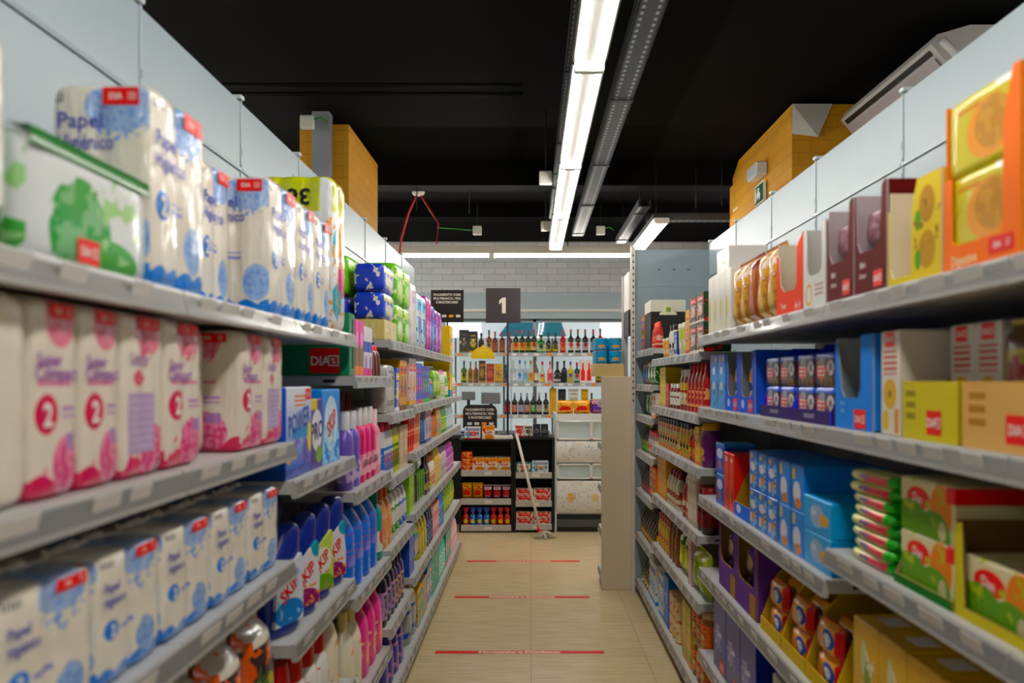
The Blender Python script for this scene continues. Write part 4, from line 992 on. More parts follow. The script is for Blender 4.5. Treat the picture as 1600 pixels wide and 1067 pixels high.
BL = lambda w, h: (('e', -.01, h*.6, w*.3, h*.12, 'd9dbe6'), ('e', .0, h*.28, w*.25, h*.12, 'c98a4a'), ('r', w*.3, h*.5, w*.14, h, '2a2f8e'), ('r', -w*.25, h*.88, w*.25, h*.12, 'd9c32a'), ('n', 0, h*.5, w, 36, .6, '7ab4e0'))
carton('cyanbox', 'biscuit_box', 'biscuits', .2, .2, .09, '3a9fd6', (('e', 0, .045, .05, .03, '9fb4d0'), ('e', .05, .04, .03, .015, 'd9a85a')), (('Bel', -.1, .6, .2, 'e9eef4'),))
carton('bluebox', 'biscuit_box', 'biscuits', .1, .2, .125, '2a78c8', BL(.1, .125)+(('h', .028, .06, .012, .09, .016, 'd9c83a'), ('r', -.03, .03, .02, .03, 'd9d9e6')))
carton('bluebig', 'biscuit_box', 'biscuits', .11, .22, .125, '2f86d0', (('e', .0, .05, .03, .03, 'd9d6e0'), ('e', .01, .02, .025, .015, 'c9823a'), ('r', -.03, .1, .03, .03, 'd9c32a'), ('r', -.045, .06, .02, .13, '1d5a9e')))
carton('smallnavy', 'biscuit_box', 'biscuits', .13, .12, .12, '2b4fb4', (('e', 0, .08, .045, .02, 'd9dde8'), ('e', 0, .035, .02, .02, 'a8703a'), ('g', .1, .03, '6fb0e0')))
carton('redtall', 'biscuit_box', 'biscuits', .075, .17, .215, 'c9411c', (('e', 0, .19, .015, .01, 'e9d0c4'), ('v', 0, .1, .05, .15, .03, 'd9682a'), ('e', .01, .06, .012, .03, '4a2a1a')))
dcase('openblue', .2, .22, .19, '2a6ad0', 'a08030', cut='front', lip=.05, art=(('e', -.04, .03, .03, .015, 'c9d3ea'),))
y = row('R', .96, 1.975, [('cyanbox', 1, 'light blue biscuit box lying beside the packet stack', {'s': 2}), ('bluebig', 2, 'blue biscuit box with yellow corner beside the light blue ones', {'s': 2}), ('bluebox', 3, 'blue and navy biscuit box on the third shelf', {'s': 2})])
y = row('R', .96, y, [('openblue', 1, 'open blue display case with a tan inside beside red boxes', {'j': 0}), ('redtall', 2, 'tall red-orange biscuit box on the third shelf'), ('smallnavy', 1, 'small navy biscuit box past the tall red-orange ones', {'s': 2})])
# fourth shelf
TEA = (('e', -.008, .17, .014, .04, 'c9c9a8'), ('e', .012, .13, .016, .035, '7f9a5a'), ('n', 0, .15, .05, 40, .56, 'e0dcc0'), ('r', .03, .05, .03, .02, '7a8aa0'))
carton('tea', 'biscuit_box', 'biscuits', .128, .13, .25, 'cda81a', TEA, extra=lambda w, d, h: [('top_label', G().box(-.03, .03, -.025, .025, h+.0009, h+.0016, mat('d9d6d2', .5)))])
row('R', .66, .92, [('tea', 7, 'yellow biscuit carton with a green leaf and white top label', {'b2': 1, 'j': .3})])
dcase('yelcase', .205, .26, .225, 'cfb512', 'b89e10', cut='front', lip=.04)
packet('tuc', 'biscuit_packet', .15, .05, .085, 'e2a514', (('e', .02, .045, .035, .026, '2a4a9e'), ('e', .02, .045, .02, .016, 'dfe3ea'), ('r', .065, .045, .02, .1, 'c2321e'), ('e', -.05, .04, .025, .03, 'd98a1e')), (('TUC', .12, .55, .2, '1d3a8a'),), seal='b8301e')
y = 2.0-.045
y = 1.96
for i, nme in enumerate(('beside the yellow cartons', 'middle one of three', 'beside the purple cases')):
    y = cased('R', .65, y, 'yelcase', 'yellow display case of orange cracker packets, '+nme, [('tuc', 1, 2, 2, 'orange cracker packet in the yellow case, '+nme, .008, 0)])
y = 2.63
dcase('purplecase', .26, .26, .25, '5a3480', '8a6a2e', cut='u', lip=.1, flap=.22, art=(('r', .08, .04, .07, .08, '9a7a3a'),))
packet('purp', 'biscuit_packet', .11, .05, .1, '4f2f78', (('e', 0, .05, .035, .03, 'c9b89a'), ('r', -.03, .08, .03, .02, 'd9d3dc')))
for i in range(2):
    y = cased('R', .65, y, 'purplecase', ('purple display case of chocolate biscuits, beside the yellow cases', 'purple display case of chocolate biscuits, till side of the two')[i], [('purp', 2, 2, 1, ('purple packet in the case beside the yellow cases', 'purple packet in the till-side purple case')[i], .02, 0)])
carton('cookie', 'biscuit_box', 'biscuits', .2, .24, .27, '182a8a', (('e', -.03, .13, .04, .045, '7a76a8'), ('n', -.03, .12, .06, 40, .6, 'b9b0d0'), ('r', 0, .04, 1, .08, '2f2660')), (('Cookies', .0, .55, .07, 'dfe3f0', .1, .8),), (.2, .12, .3, .16))
carton('greybox', 'biscuit_box', 'biscuits', .16, .24, .25, '9aa09a', (('e', 0, .12, .05, .05, 'b5bab2'),))
carton('bluelow', 'biscuit_box', 'biscuits', .1, .24, .25, '2a6fc0', (('e', 0, .12, .03, .05, '8ab8e0'),))
carton('greenlow', 'biscuit_box', 'biscuits', .2, .24, .24, '2f3a24', (('n', 0, .1, .2, 20, .55, '4f6a2e'),))
row('R', .30, 1.99, [('greenlow', 1, 'dark green biscuit box on the low shelf under the yellow cases'), ('bluelow', 1, 'mid blue box on the low shelf beside the grey one'), ('greybox', 1, 'grey box on the low shelf beside the navy cookie boxes')])
row('R', .30, 2.64, [('cookie', 3, 'navy cookie box with red tag on the low biscuit shelf', {'j': .3})])

# ------------------------------------------------------------------ smaller goods further down the aisle
NF = [0]
def F(kind, w, d, h, c1, c2, c3, name=None, cat=None):
    NF[0] += 1; k = 'far%d' % NF[0]
    if kind in ('box', 'card'):
        lay = (('r', 0, h*.8, w*.86, h*.16, c2), ('e', 0, h*.42, w*.34, h*.17, c3), ('n', 0, h*.35, w*.6, 5/w, .57, c2), ('h', 0, h*.62, w*.7, h*.1, h*.035, c3), ('r', w*.02, h*.8, w*.6, h*.05, c3), ('n', -w*.1, h*.5, w*.4, 9/w, .62, 'e6e0d4'), ('r', 0, h*.05, w, h*.1, c3))
        m = paint(c1, lay, .4, .1)
        if kind == 'box': fn = lambda: [('carton_body', G().box(-w/2, w/2, -d/2, d/2, 0, h, m, .002))]
        else:
            def fn():
                g = G().plate([(-w/2, .03*h), (-w*.42, 0), (w*.42, 0), (w/2, .03*h), (w/2, h*.9), (w*.3, h), (-w*.3, h), (-w/2, h*.9)], .002, 'xz', d/2-.002, m)
                g.loft([(h*.08, w*.3, d*.4), (h*.12, w*.36, d*.48), (h*.6, w*.34, d*.46), (h*.72, w*.2, d*.4)], mat(c3, .25, coat=.4), 12, 3)
                return [('blister_pack', g)]
    elif kind in ('bag', 'pack'):
        m = paint(c1, (('r', 0, h*.78, w*.8, h*.2, c2), ('e', 0, h*.4, w*.32, h*.18, c3), ('n', 0, h*.4, w*.6, 6/w, .57, c3), ('r', 0, h*.8, w*.5, h*.06, c3), ('h', 0, h*.2, w*.6, h*.12, h*.04, c2)), .3, .3)
        def fn():
            if kind == 'pack': return [('pack_body', rolls(w, d, h, 1, 1, 1, m, 9, .006)), ('film_seam', flapseam(w, d, h-.014, m))]
            b, s = pillow(w, d, h, m, mat(c2, .3), 8, .05); return [('bag_body', b)]+s
    else:
        bot(k, 'x', 'x', w, d, h, c1, c2, c3, kind, (('e', 0, h*.35, w*.3, h*.1, c2), ('r', 0, h*.47, w*.7, h*.05, c1), ('h', 0, h*.2, w*.6, h*.1, h*.03, c2), ('n', 0, h*.35, w*.6, 6/w, .6, c1)), lz={'jar': (.15, .68), 'can': (.06, .94), 'tub': (.2, .8), 'spirit': (.12, .48), 'square': (.1, .5), 'round': (.08, .4), 'ketchup': (.12, .5)}.get(kind, (.12, .55)))
        fn = D[k][3]
    nm = name or {'box': 'carton', 'pack': 'pack', 'card': 'blister_pack', 'bag': 'bag', 'spray': 'spray_bottle', 'jar': 'jar', 'can': 'tin_can', 'tub': 'tub', 'spirit': 'spirit_bottle', 'square': 'spirit_bottle', 'round': 'wine_bottle', 'ketchup': 'ketchup_bottle', 'tube': 'tube'}.get(kind, 'bottle')
    define(k, nm, cat or nm.replace('_', ' '), w, d, h, fn)
    return k
H = ' on the household shelving'
def far(side, z, y, *items):
    row(side, z, y, [(it[0],) if not isinstance(it, tuple) else it for it in items], True)
M = {'m': True}
# household side, top shelf
creamlay = F('box', .29, .14, .085, 'd9cb94', 'e0d6ae', 'cfc08a'); nappy = F('pack', .29, .13, .118, '2a3fae', 'c9c22e', 'e6e2da', 'nappy_pack', 'nappies')
row('L', 1.62, 3.365, [(creamlay, 1, 'cream carton under the blue nappy packs', {'m': True})])
for i in range(2): put(nappy, -.60-.016-.07, 3.365+.146, 1.62+.087+i*.12, PI/2, 'blue, yellow and white nappy pack on the cream carton', None, True, 2)
pg = F('pack', .3, .12, .17, '7fb81e', '8fc42a', 'cfe0a0', 'nappy_pack', 'nappies'); pb = F('pack', .3, .12, .09, '2536a0', 'd5d8e6', '3a4fb8', 'nappy_pack', 'nappies')
for i in range(2): put(pb, -.60-.016-.215, 3.508, 1.62+i*.092, PI/2, 'blue pack under the upright green pack by the panels', None, True, 2)
put(pg, -.60-.016-.215, 3.508, 1.62+.19, PI/2, 'upright bright green pack behind the blue nappy packs', None, True)
gp = F('pack', .22, .18, .185, '7cb518', 'c9d94a', 'd9e6b0', 'nappy_pack', 'nappies')
row('L', 1.62, 3.665, [(gp, 2, 'green nappy pack stacked beside the blue nappy packs', {'s': 2})], True)
row('L', 1.62, 4.13, [(F('pack', .2, .16, .34, 'e3dfe2', 'c9b3d6', 'd8d2c8', 'pad_pack', 'pads'), 1, 'tall white and lilac pack on the top household shelf'), (F('pack', .19, .15, .31, 'd5dde2', '7fc4e0', '2a66a8', 'pad_pack', 'pads'), 2, 'white and sky blue pack on the top household shelf'),
   (F('pack', .12, .15, .33, '9a1f7a', 'c23a8a', 'd98ac0', 'pad_pack', 'pads'), 2, 'magenta pack on the top household shelf'), (F('pack', .17, .15, .30, '2a4fb8', '7a2a96', '4aa0d8', 'pad_pack', 'pads'), 1, 'blue and violet pack on the top household shelf'),
   (F('pack', .2, .16, .29, '7a1f86', '8a2a8e', 'c08ad0', 'pad_pack', 'pads'), 2, 'glossy purple bag on the top household shelf')], True)
disp = F('box', .2, .2, .54, 'dcc010', 'd9981e', '4a8aa0', 'display_stand', 'display stand')
# household side, row two
row('L', 1.305, 3.37, [(F('pack', .27, .07, .21, 'a9a8a4', '4a4a4c', 'c9c2bc', 'pet_food_bag', 'pet food'), 1, 'grey pet bag at the edge of the nappy bay'), (F('box', .1, .09, .2, '2848a8', 'd9c81e', 'e3e3ea'), 1, 'blue box with yellow star beside the grey pet bag'), ], True)
row('L', 1.305, 3.76, [(F('box', .1, .1, .24, 'd9a81a', 'c9501e', '6a3a1e'), 2, 'tall yellow box under the nappy shelf'),], True)
row('L', 1.32, 4.04, [(F('box', .12, .09, .24, 'dcd6dc', 'c03a2e', 'd9a83a'), 2, 'tall white box with red top band'+H), (F('box', .08, .09, .22, '3a5fc0', '6a3a96', 'c94a8a'), 3, 'blue and purple slim box'+H),
   (F('box', .1, .09, .21, '4a2f8e', '3a66c0', '6ab03a'), 3, 'violet and green box'+H), (F('bag', .2, .1, .16, '2f66c0', 'e0623a', '3f9ad0'), 1, 'blue bag with orange circles'+H), (F('bag', .18, .1, .22, '7fae3a', '9aca4a', 'd0e08a'), 2, 'leafy green bag'+H)], True)
row('L', 1.32, 5.45, [(F('flip', .07, .05, .2, 'd9d6c9', 'e09ab8', '9aca3a'), 4, 'slim pale bottle with pink cap'+H), (F('flip', .07, .05, .19, '4aa83a', 'e6e6e0', 'cfe0a8'), 3, 'slim green bottle with white cap'+H)], True)
row('L', 1.32, 6.06, [(disp, 1, 'tall yellow display at the till end of the household shelving', {'b': -.0}), (F('flip', .07, .05, .18, 'dfe3da', '7fb83a', 'd84a86'), 4, 'slim white and green bottle past the yellow display')], True)
# row three
row('L', 1.03, 3.37, [(F('flip', .05, .04, .25, 'dfe2e6', 'b8284a', '2a7ac0', 'toilet_brush_pack', 'cleaning bottle'), 4, 'slim white bottle with blue stripe and red tip'), (F('flip', .05, .04, .25, 'd2d02a', '7a2a1e', '5a8a2a'), 3, 'slim yellow bottle with green stripe and red tip'), (F('box', .12, .09, .2, 'bfa888', 'cdbb9e', 'd9c9b0'), 2, 'beige box with pale bands beside the yellow bottles')], True)
row('L', 1.08, 4.04, [(F('tube', .07, .05, .22, 'd8401e', 'e0603a', 'e8a08a'), 3, 'red-orange tube in the lime box bay'), (F('tube', .07, .05, .2, 'e0906a', 'e8b09a', 'dcc0b0'), 3, 'salmon tube in the lime box bay'), (F('card', .09, .04, .22, '1f2f6a', '3a8ac0', '2a6ab0'), 2, 'navy hanging pack in the lime box bay'),
   (F('box', .12, .07, .22, 'd0cfd6', 'd02a2a', '4a4a8e'), 2, 'white pack with red band'+H), (F('card', .08, .04, .2, 'c9d6de', '3a7ab8', 'd98a3a'), 4, 'pale blue hanging pack'+H), (F('flip', .08, .05, .2, 'e0b04a', 'd87a2a', '4aa0a8'), 3, 'amber bottle with orange cap'+H), (F('flip', .08, .05, .2, '3f9a2a', '62b03a', 'cfe08a'), 4, 'bright green bottle'+H), (F('flip', .08, .05, .19, 'a9c0cf', 'd0dbe2', 'e0e4e6'), 6, 'grey-blue bottle'+H)], True)
# row four
row('L', .73, 3.37, [(F('softener', .1, .07, .27, 'e0a078', 'd8683a', 'e0c0a0'), 2, 'peach bottle with orange label past the teal bottle'), (F('softener', .1, .07, .27, 'd9dcd2', '6aa04a', '3f8a2a'), 2, 'white bottle with green label'), (F('softener', .1, .07, .26, 'd5d9e0', '3a4a9e', '2a56b0'), 2, 'white bottle with dark blue label')][0:3], True)
row('L', .77, 4.04, [(F('box', .16, .12, .25, '9cc21a', '8db016', 'a8cf2a'), 1, 'big lime green box at the front of its bay'), (F('card', .09, .05, .23, '3a342e', '9cc21a', '2f3a20'), 2, 'black and lime hanging pack'), (F('card', .09, .05, .23, 'b9c21e', '8a9a1a', '5a8a2a'), 3, 'yellow-green sponge pack')], True)
row('L', .77, 4.72, [(F('spray', .09, .06, .24, '3a2a2a', '1f1f22', 'c9b93a'), 2, 'dark spray bottle with yellow label'), (F('flip', .08, .06, .2, 'e0dccf', 'd88a2a', 'e0a04a'), 3, 'cream bottle with orange label'), (F('flip', .08, .06, .22, 'd2b81e', 'e0c83a', 'd0d0c0'), 4, 'mustard yellow bottle'+H), (F('flip', .09, .06, .2, 'c0b0b8', '8a7a96', 'd9d4da'), 4, 'pale mauve bottle'+H), (F('flip', .08, .06, .19, '9a3a9a', 'b84ab0', 'e0d0e0'), 6, 'purple bottle near the end of the household shelving')], True)
# row five
row('L', .40, 3.37, [(F('shampoo', .09, .06, .27, '1d1530', '2a1f40', 'a88ab8'), 3, 'near-black bottle with lilac label on the low shelf'), (F('shampoo', .08, .06, .25, '3a2a5e', '241a3a', 'd0a890'), 3, 'dark violet bottle with peach label on the low shelf')], True)
row('L', .45, 3.97-.0+.075, [(F('box', .17, .12, .27, '1f4a9e', '2456b0', '2a5ab8'), 1, 'plain dark blue box on the low shelf'), (F('bag', .2, .12, .25, '2f5ab8', '3ab04a', 'b0a890'), 1, 'blue bag with green top on the low shelf'), (F('softener', .11, .08, .28, 'c9b91e', 'd9cb3a', 'a89a1a', None), 3, 'clear yellow bottle on the low shelf'),
   (F('flip', .09, .06, .25, '2a2a4a', '1d1d30', '6a8ac0'), 3, 'dark blue bottle on the low shelf'), (F('can', .08, .08, .1, 'e0a0a8', 'd87a86', 'e9c4c0', 'air_freshener', 'air freshener'), 4, 'pink air freshener on the low shelf', {'s': 2}), (F('flip', .09, .06, .26, '3a7ac8', '2a5aa0', '8ac0e0'), 3, 'sky blue bottle on the low shelf'), (F('bag', .14, .09, .25, '8ab02a', '6a9a1e', 'c0d06a'), 5, 'leaf green bag on the low shelf')], True)
# base row
row('L', .10, 2.75, [(F('softener', .12, .09, .2, 'd6d6da', 'b9b9be', 'c9c9d0'), 4, 'plain pale grey bottle on the bottom shelf')], True)
row('L', .10, 3.37, [(F('softener', .13, .09, .27, '3a2a8e', '2a1f6e', 'b888b0'), 4, 'indigo bottle with pink label on the bottom shelf')], True)
row('L', .10, 3.95+.09, [(F('softener', .15, .1, .32, '9fa3a6', '8a8e92', '2a4aa0'), 2, 'big grey bottle with a dark blue label on the bottom shelf'), (F('box', .1, .1, .2, 'd0a85a', '3a8a2a', '4aa0d0'), 2, 'tan, green and blue box on the bottom shelf'), (F('box', .18, .2, .2, 'a89880', 'b0a088', '9a8a72'), 1, 'plain cardboard box on the bottom shelf'), (F('box', .1, .1, .24, '4a9ad0', 'd07a4a', 'e0e0e0'), 2, 'light blue box on the bottom shelf'),
   (F('box', .2, .2, .32, '17a08c', '1dab96', '149080'), 2, 'big teal box on the bottom shelf'), (F('flip', .1, .07, .27, '8ad0c4', 'b0e0d8', 'd9eae6'), 4, 'mint bottle on the bottom shelf'), (F('box', .12, .14, .27, '1dab96', '6ac8b8', 'd98aa8'), 3, 'teal and pink box on the bottom shelf'), (F('flip', .1, .07, .25, 'e0c0cc', 'd8a0b4', 'f0e0e6'), 5, 'pale pink bottle on the bottom shelf')], True)

# ------------------------------------------------------------------ grocery shelving, further bays
Q = ' on the grocery shelving'
dg = F('box', .15, .12, .13, '1f3d24', 'c9402e', 'd9d2c6')
row('R', 1.57, 3.44, [(dg, 2, 'dark green carton with red flashes on the top grocery shelf', {'s': 2}), (F('box', .1, .12, .21, 'dca81e', 'e0b83a', 'd0501e'), 1, 'yellow carton on the top grocery shelf'), ], True)
row('R', 1.57, 3.86, [(F('tub', .1, .1, .16, 'd9d6b8', 'e3e0cc', 'c9cf7a'), 2, 'white tub with garlic print'+Q), (F('box', .09, .1, .13, '2a3a8e', '3a5ab0', 'd9d9d0'), 1, 'dark blue carton past the white tubs'), (F('jar', .085, .085, .17, 'dcd8d0', '1d1a1a', 'e3e0d8'), 2, 'white-labelled jar with a black lid'), (F('tub', .1, .1, .11, 'e09a1e', 'd9d0c0', 'e0a83a'), 2, 'orange tub'+Q)], True)
row('R', 1.64, 4.77, [(F('ketchup', .055, .055, .16, 'b8402e', 'd0603a', 'd9b0a0'), 3, 'thin red sauce bottle on the top grocery shelf')], True)
bd = G().box(-.11, .11, -.13, .13, 0, .235, mat('1f1c1a', .5), .002); bh = G().box(-.11, .11, -.13, .13, .2355, .31, mat('d6d2c6', .5), .002)
bl = G().loft([(0, .055, .001), (.012, .055, .001), (.02, .04, .001), (.05, .034, .001), (.07, .02, .001)], mat('d9d6c0', .5), 16).moved(0, -.132, .215)
r = empty('display_case', (.725+.016+.115, 5.13, 1.6406)); tag(r, 'black display box with a cream header and bell-shaped badge', 'display case')
bd.build('box_body', r); bh.build('header', r); bl.build('badge', r)
G().loft([(0, .014, .001), (.028, .014, .001)], mat('8aa03a', .5), 12).moved(0, -.1345, .235).build('green_emblem', r)
jh = F('jar', .07, .07, .12, 'b07a2a', '9a6a1e', '6a4a8a')
row('R', 1.64, 5.265, [(jh, 2, 'amber jar in the stack at the end of the grocery shelving', {'s': 2})], True)
# ketchup row
kt = F('ketchup', .078, .05, .225, 'a8231a', 'b02a1e', 'd9a07a', 'ketchup_bottle', 'ketchup')
row('R', 1.30, 3.44, [(kt, 5, 'red ketchup bottle beside the light blue cartons'), (F('jar', .08, .08, .2, '8a1f1a', 'd9d6cf', 'c9b46a'), 2, 'tall jar with white lid next to the ketchup')], True)
row('R', 1.30, 4.06, [(F('jar', .08, .08, .13, '6a1d14', 'dcd9d0', 'e0ddd0'), 3, 'dark jar with white lid'+Q), (F('box', .1, .1, .13, 'a83a3a', 'c06a5a', '8a2a2a'), 1, 'dusty red carton'+Q), (F('box', .09, .1, .22, 'd9c91e', 'e0d23a', 'c9a81e'), 2, 'bright yellow carton in the ketchup row')], True)
row('R', 1.42, 4.77, [(F('bag', .11, .06, .16, '1f6a2e', '2a8a3a', 'd9e0d0'), 3, 'dark green bag near the end'+Q), (F('bag', .1, .06, .15, '3a3020', 'c94a2a', '3a7ab0'), 2, 'brown bag near the end'+Q)], True)
row('R', 1.22, 4.77, [(F('box', .08, .1, .15, 'e3ded6', 'd9472e', 'd98a6a'), 2, 'white carton with red shape near the end'+Q), (F('bag', .12, .06, .16, '3a4a24', '1d6a4a', '9aa88a'), 2, 'olive green bag near the end'+Q)], True)
# jars
jy = F('jar', .075, .075, .17, 'c99a2a', '1a1714', 'd0c24a'); jr = F('jar', .075, .075, .15, '8a1d2a', 'b09a3a', 'c9402e')
row('R', 1.07, 3.44, [(F('jar', .09, .09, .21, '5a1d5a', 'c9a02a', '6a2a6e'), 1, 'tall purple jar with gold lid'), (F('box', .09, .09, .17, 'd9b81e', 'e0c83a', 'd9672a'), 1, 'yellow and orange carton among the jars'), (jr, 2, 'crimson jar among the yellow ones'), (jy, 3, 'yellow jar with black lid, camera half of its row')], True)
row('R', 1.07, 4.07, [(F('jar', .075, .075, .17, 'd0862a', '1a1714', 'd9c9a0'), 8, 'orange jar with black lid, till half of its row')], True)
row('R', .98, 4.77, [(F('jar', .075, .075, .15, '9a8a7a', 'd9501e', 'dcd9d6'), 4, 'white-labelled jar with orange lid'), (F('round', .075, .075, .19, '1d2416', '8a8a2a', '6ab02a'), 4, 'olive oil bottle with green label')], True)
# fifth/sixth rows
row('R', .78, 3.44, [(F('jar', .08, .08, .2, '2a1512', '8a1d1a', '6a1f1a'), 2, 'dark red jar on the shelf above the lime bags'), (F('box', .09, .1, .25, 'cfc9ba', 'd9d4c8', 'b9a88a'), 2, 'tall cream carton above the lime bags'), (F('ketchup', .08, .06, .2, '9a2a1e', 'd9d0c0', 'c98a6a'), 2, 'red sauce bottle beside the cream cartons')], True)
row('R', .78, 4.07, [(F('ketchup', .08, .06, .19, 'c9c2a8', '7a2a1e', '8a3a2a'), 4, 'cream sauce bottle'+Q), (F('box', .09, .09, .24, 'c99a1e', 'd9b03a', 'b07a1a'), 3, 'tall mustard carton'+Q)], True)
row('R', .72, 4.77, [(F('box', .11, .1, .2, 'e07a14', 'e8963a', '2a2a24'), 2, 'bright orange carton near the end'+Q), (F('round', .075, .075, .24, '1f2430', '14161c', 'a8465a'), 5, 'dark bottle with pink label near the end'+Q)], True)
row('R', .49, 3.44, [(F('bag', .13, .08, .2, 'a8b85a', 'c0cc7a', '8a9a3a'), 2, 'pale lime bag on a lower grocery shelf'), (F('box', .07, .08, .22, 'c0a0a0', 'b08a8a', 'd0b8b0'), 1, 'thin pink-grey carton between lime bags'), (F('bag', .12, .08, .22, 'b8c21e', '2a6a2a', 'd9d93a'), 2, 'yellow and green bag on a lower grocery shelf')], True)
row('R', .49, 4.07, [(F('jar', .09, .09, .2, '7a4a1e', '5a3214', '8a5a2a'), 3, 'brown jar on a lower grocery shelf'), (F('jar', .08, .08, .19, 'c9a02a', 'a8501e', 'd9c06a'), 4, 'honey coloured jar on a lower grocery shelf')], True)
row('R', .42, 4.77, [(F('round', .08, .08, .24, '3a2a14', '1d160c', 'c9a83a'), 8, 'brown bottle with gold label near the end')], True)
row('R', .10, 3.44, [(F('jar', .09, .09, .17, '8a5a2a', 'c9b08a', 'd0703a'), 3, 'squat brown jar on the bottom grocery shelf', {'s': 2}), (F('box', .1, .12, .28, 'b0a41e', 'c9bd3a', 'd9a06a'), 2, 'olive yellow carton on the bottom grocery shelf')], True)
row('R', .10, 4.07, [(F('can', .08, .08, .11, 'c06a2e', 'd0b08a', 'd9c9a0'), 3, 'orange tin on the bottom grocery shelf', {'s': 2}), (F('box', .16, .2, .27, '1f66b8', '2470c4', '1a5aa8'), 1, 'plain blue carton on the bottom grocery shelf'), (F('box', .08, .1, .24, 'd6d6d2', '3a5ab0', '4a9ac0'), 2, 'white and blue carton on the bottom grocery shelf')], True)
row('R', .10, 4.77, [(F('box', .08, .1, .24, 'dcdcd8', '2a3a9e', '3a8ac8'), 3, 'white and navy carton near the end of the bottom shelf'), (F('round', .08, .08, .25, '3a3a20', '1d1d14', 'd0c890'), 4, 'dark bottle with cream label near the end of the bottom shelf')], True)
row('R', .30, 1.2, [(F('box', .2, .2, .2, '4a4638', '6a6450', '8a8468'), 3, 'dull brown carton low under the yellow cartons')], True)

# ------------------------------------------------------------------ low unit at the till end of the grocery side
XF['W'] = .497
cpm = mat('cfc5b2', .45)
r = empty('low_shelving_unit', (.6, 5.69, 0)); tag(r, 'low cream-sided shelving unit standing past the grocery shelving', 'shelving')
G().box(-.115, .1, -.16, -.14, 0, 1.475, cpm, .004).build('end_panel', r)
G().box(.06, .08, -.139, .16, 0, 1.45, cpm).build('back_panel', r)
G().box(-.1, .06, -.139, .16, 0, .09, plm).build('plinth', r)
for z in (.1, .4, .7, 1.0, 1.3):
    sh = G().box(-.1, .06, -.139, .16, z-.025, z, shm).build('shelf', r)
    rail(-.139, .16, -.1, -1, True).moved(0, 0, z).build('price_rail', sh)
for z, c in ((.1, ('c98a3a', 'd9d0c0', 'a8402e')), (.4, ('b03a2e', 'd9b04a', 'e0dcd0')), (.7, ('6a8a3a', 'd9d9c0', 'c9a02a')), (1.0, ('d98a7a', 'e6dcd0', 'b0303a'))):
    row('W', z, 5.575, [(F('box', .12, .11, .2, *c), 2, 'small carton on the %s shelf of the low cream unit' % {.1: 'bottom', .4: 'second', .7: 'third', 1.0: 'fourth'}[z], {'m': True})])
G().box(-.1, .1, -.139, .16, 1.452, 1.474, cpm).build('top_board', r)
r = empty('cardboard_tray', (.54, 5.72, 1.4755)); tag(r, 'cream cardboard tray holding the blue tins on the low unit', 'tray')
G().box(-.1, .1, -.16, .16, 0, .004, mat('c9b48a', .6)).build('tray_floor', r)
for k, b in enumerate(((-.1, .1, -.163, -.159), (-.1, .1, .159, .163), (-.104, -.1, -.163, .163), (.1, .104, -.163, .163))): G().box(*b, 0, .085, mat('cdb88e', .6)).build('tray_side', r)
tin = F('can', .09, .09, .085, '2a86b8', 'd09a3a', '1f9ac0')
for k in range(3):
    for j in range(3):
        for i in range(2): put(tin, .491+i*.098, 5.615+k*.1, 1.4805+j*.088, 0, 'blue and gold tin in the cardboard tray', None, True, 18)
r = empty('aisle_sign', (.672, 5.62, 1.95)); tag(r, 'white and black sign plate on the end of the grocery shelving', 'sign')
G().box(-.006, .006, -.15, .13, -.02, .24, mat('e3e0da', .5)).build('white_plate', r); G().box(-.006, .006, -.15, .13, -.2, -.02, mat('24242a', .5)).build('black_plate', r)
G().box(-.02, .02, .12, .15, -.48, .24, mat('b0b0b0', .4)).build('sign_post', r)

# ------------------------------------------------------------------ till: racks, counter, screen, signs
bk = mat('161617', .45); lipm = mat('b5b5b3', .4); YC = 7.6
def rack(x0, x1, levels, zt, label):
    w = (x1-x0)/2; r = empty('sweets_rack', ((x0+x1)/2, YC, 0)); tag(r, label, 'rack')
    G().box(-w, w, .38, .4, 0, zt, bk).build('back_panel', r)
    for sx in (-1, 1): G().box(min(sx*w, sx*(w-.018)), max(sx*w, sx*(w-.018)), .01, .38, 0, zt, bk).build('side_panel', r)
    G().box(-w, w, 0, .4, zt, zt+.02, bk).build('top_board', r)
    for z in levels:
        sh = G().box(-w+.019, w-.019, .015, .38, z-.02, z, bk).build('shelf', r)
        g = G().box(-w+.019, w-.019, -.012, .014, z-.045, z+.012, lipm, .003)
        g.quad(.02, z-.016, .07, .03, -.0125, mat('d9d9d6', .5)); g.build('price_rail', sh)
    return r
rack(-.685, -.172, (.06, .31, .58), .865, 'black rack of sweets with hazelnut spread boxes at the till')
rack(-.166, .215, (.07, .29, .56), .885, 'narrow black rack of wafer packs behind the mop')
r = empty('till_counter', (-.35, 8.35, 0)); tag(r, 'dark till counter behind the sweets racks', 'counter')
G().box(-.75, .5, -.3, .3, 0, .86, mat('2a2b2e', .5)).build('cabinet', r); G().box(-.78, .55, -.34, .34, .861, .9, mat('4a4b4e', .4), .005).build('worktop', r)
def monitor(x, y, w, h, z, label):
    r = empty('till_monitor', (x, y, .9006)); tag(r, label, 'monitor')
    G().box(-.07, .07, -.06, .06, 0, .015, mat('3a3c40', .4), .003).build('foot', r)
    G().box(-.015, .015, -.01, .02, .015, z-.9, mat('3a3c40', .4)).build('stand', r)
    G().box(-w/2, w/2, -.03, .01, z-.9, z-.9+h, mat('8a8e92', .4), .006).build('screen_case', r)
monitor(-.65, 8.3, .14, .09, 1.24, 'dark grey till screen behind the clear screen'); monitor(-.42, 8.35, .2, .12, 1.2, 'wide grey till screen beside the sign pole')
r = empty('clear_screen', (-.45, 7.78, .886)); tag(r, 'clear plastic till screen with a yellow dome sticker', 'screen')
G().box(-.25, .26, 0, .006, 0, .92, glass).build('pane', r)
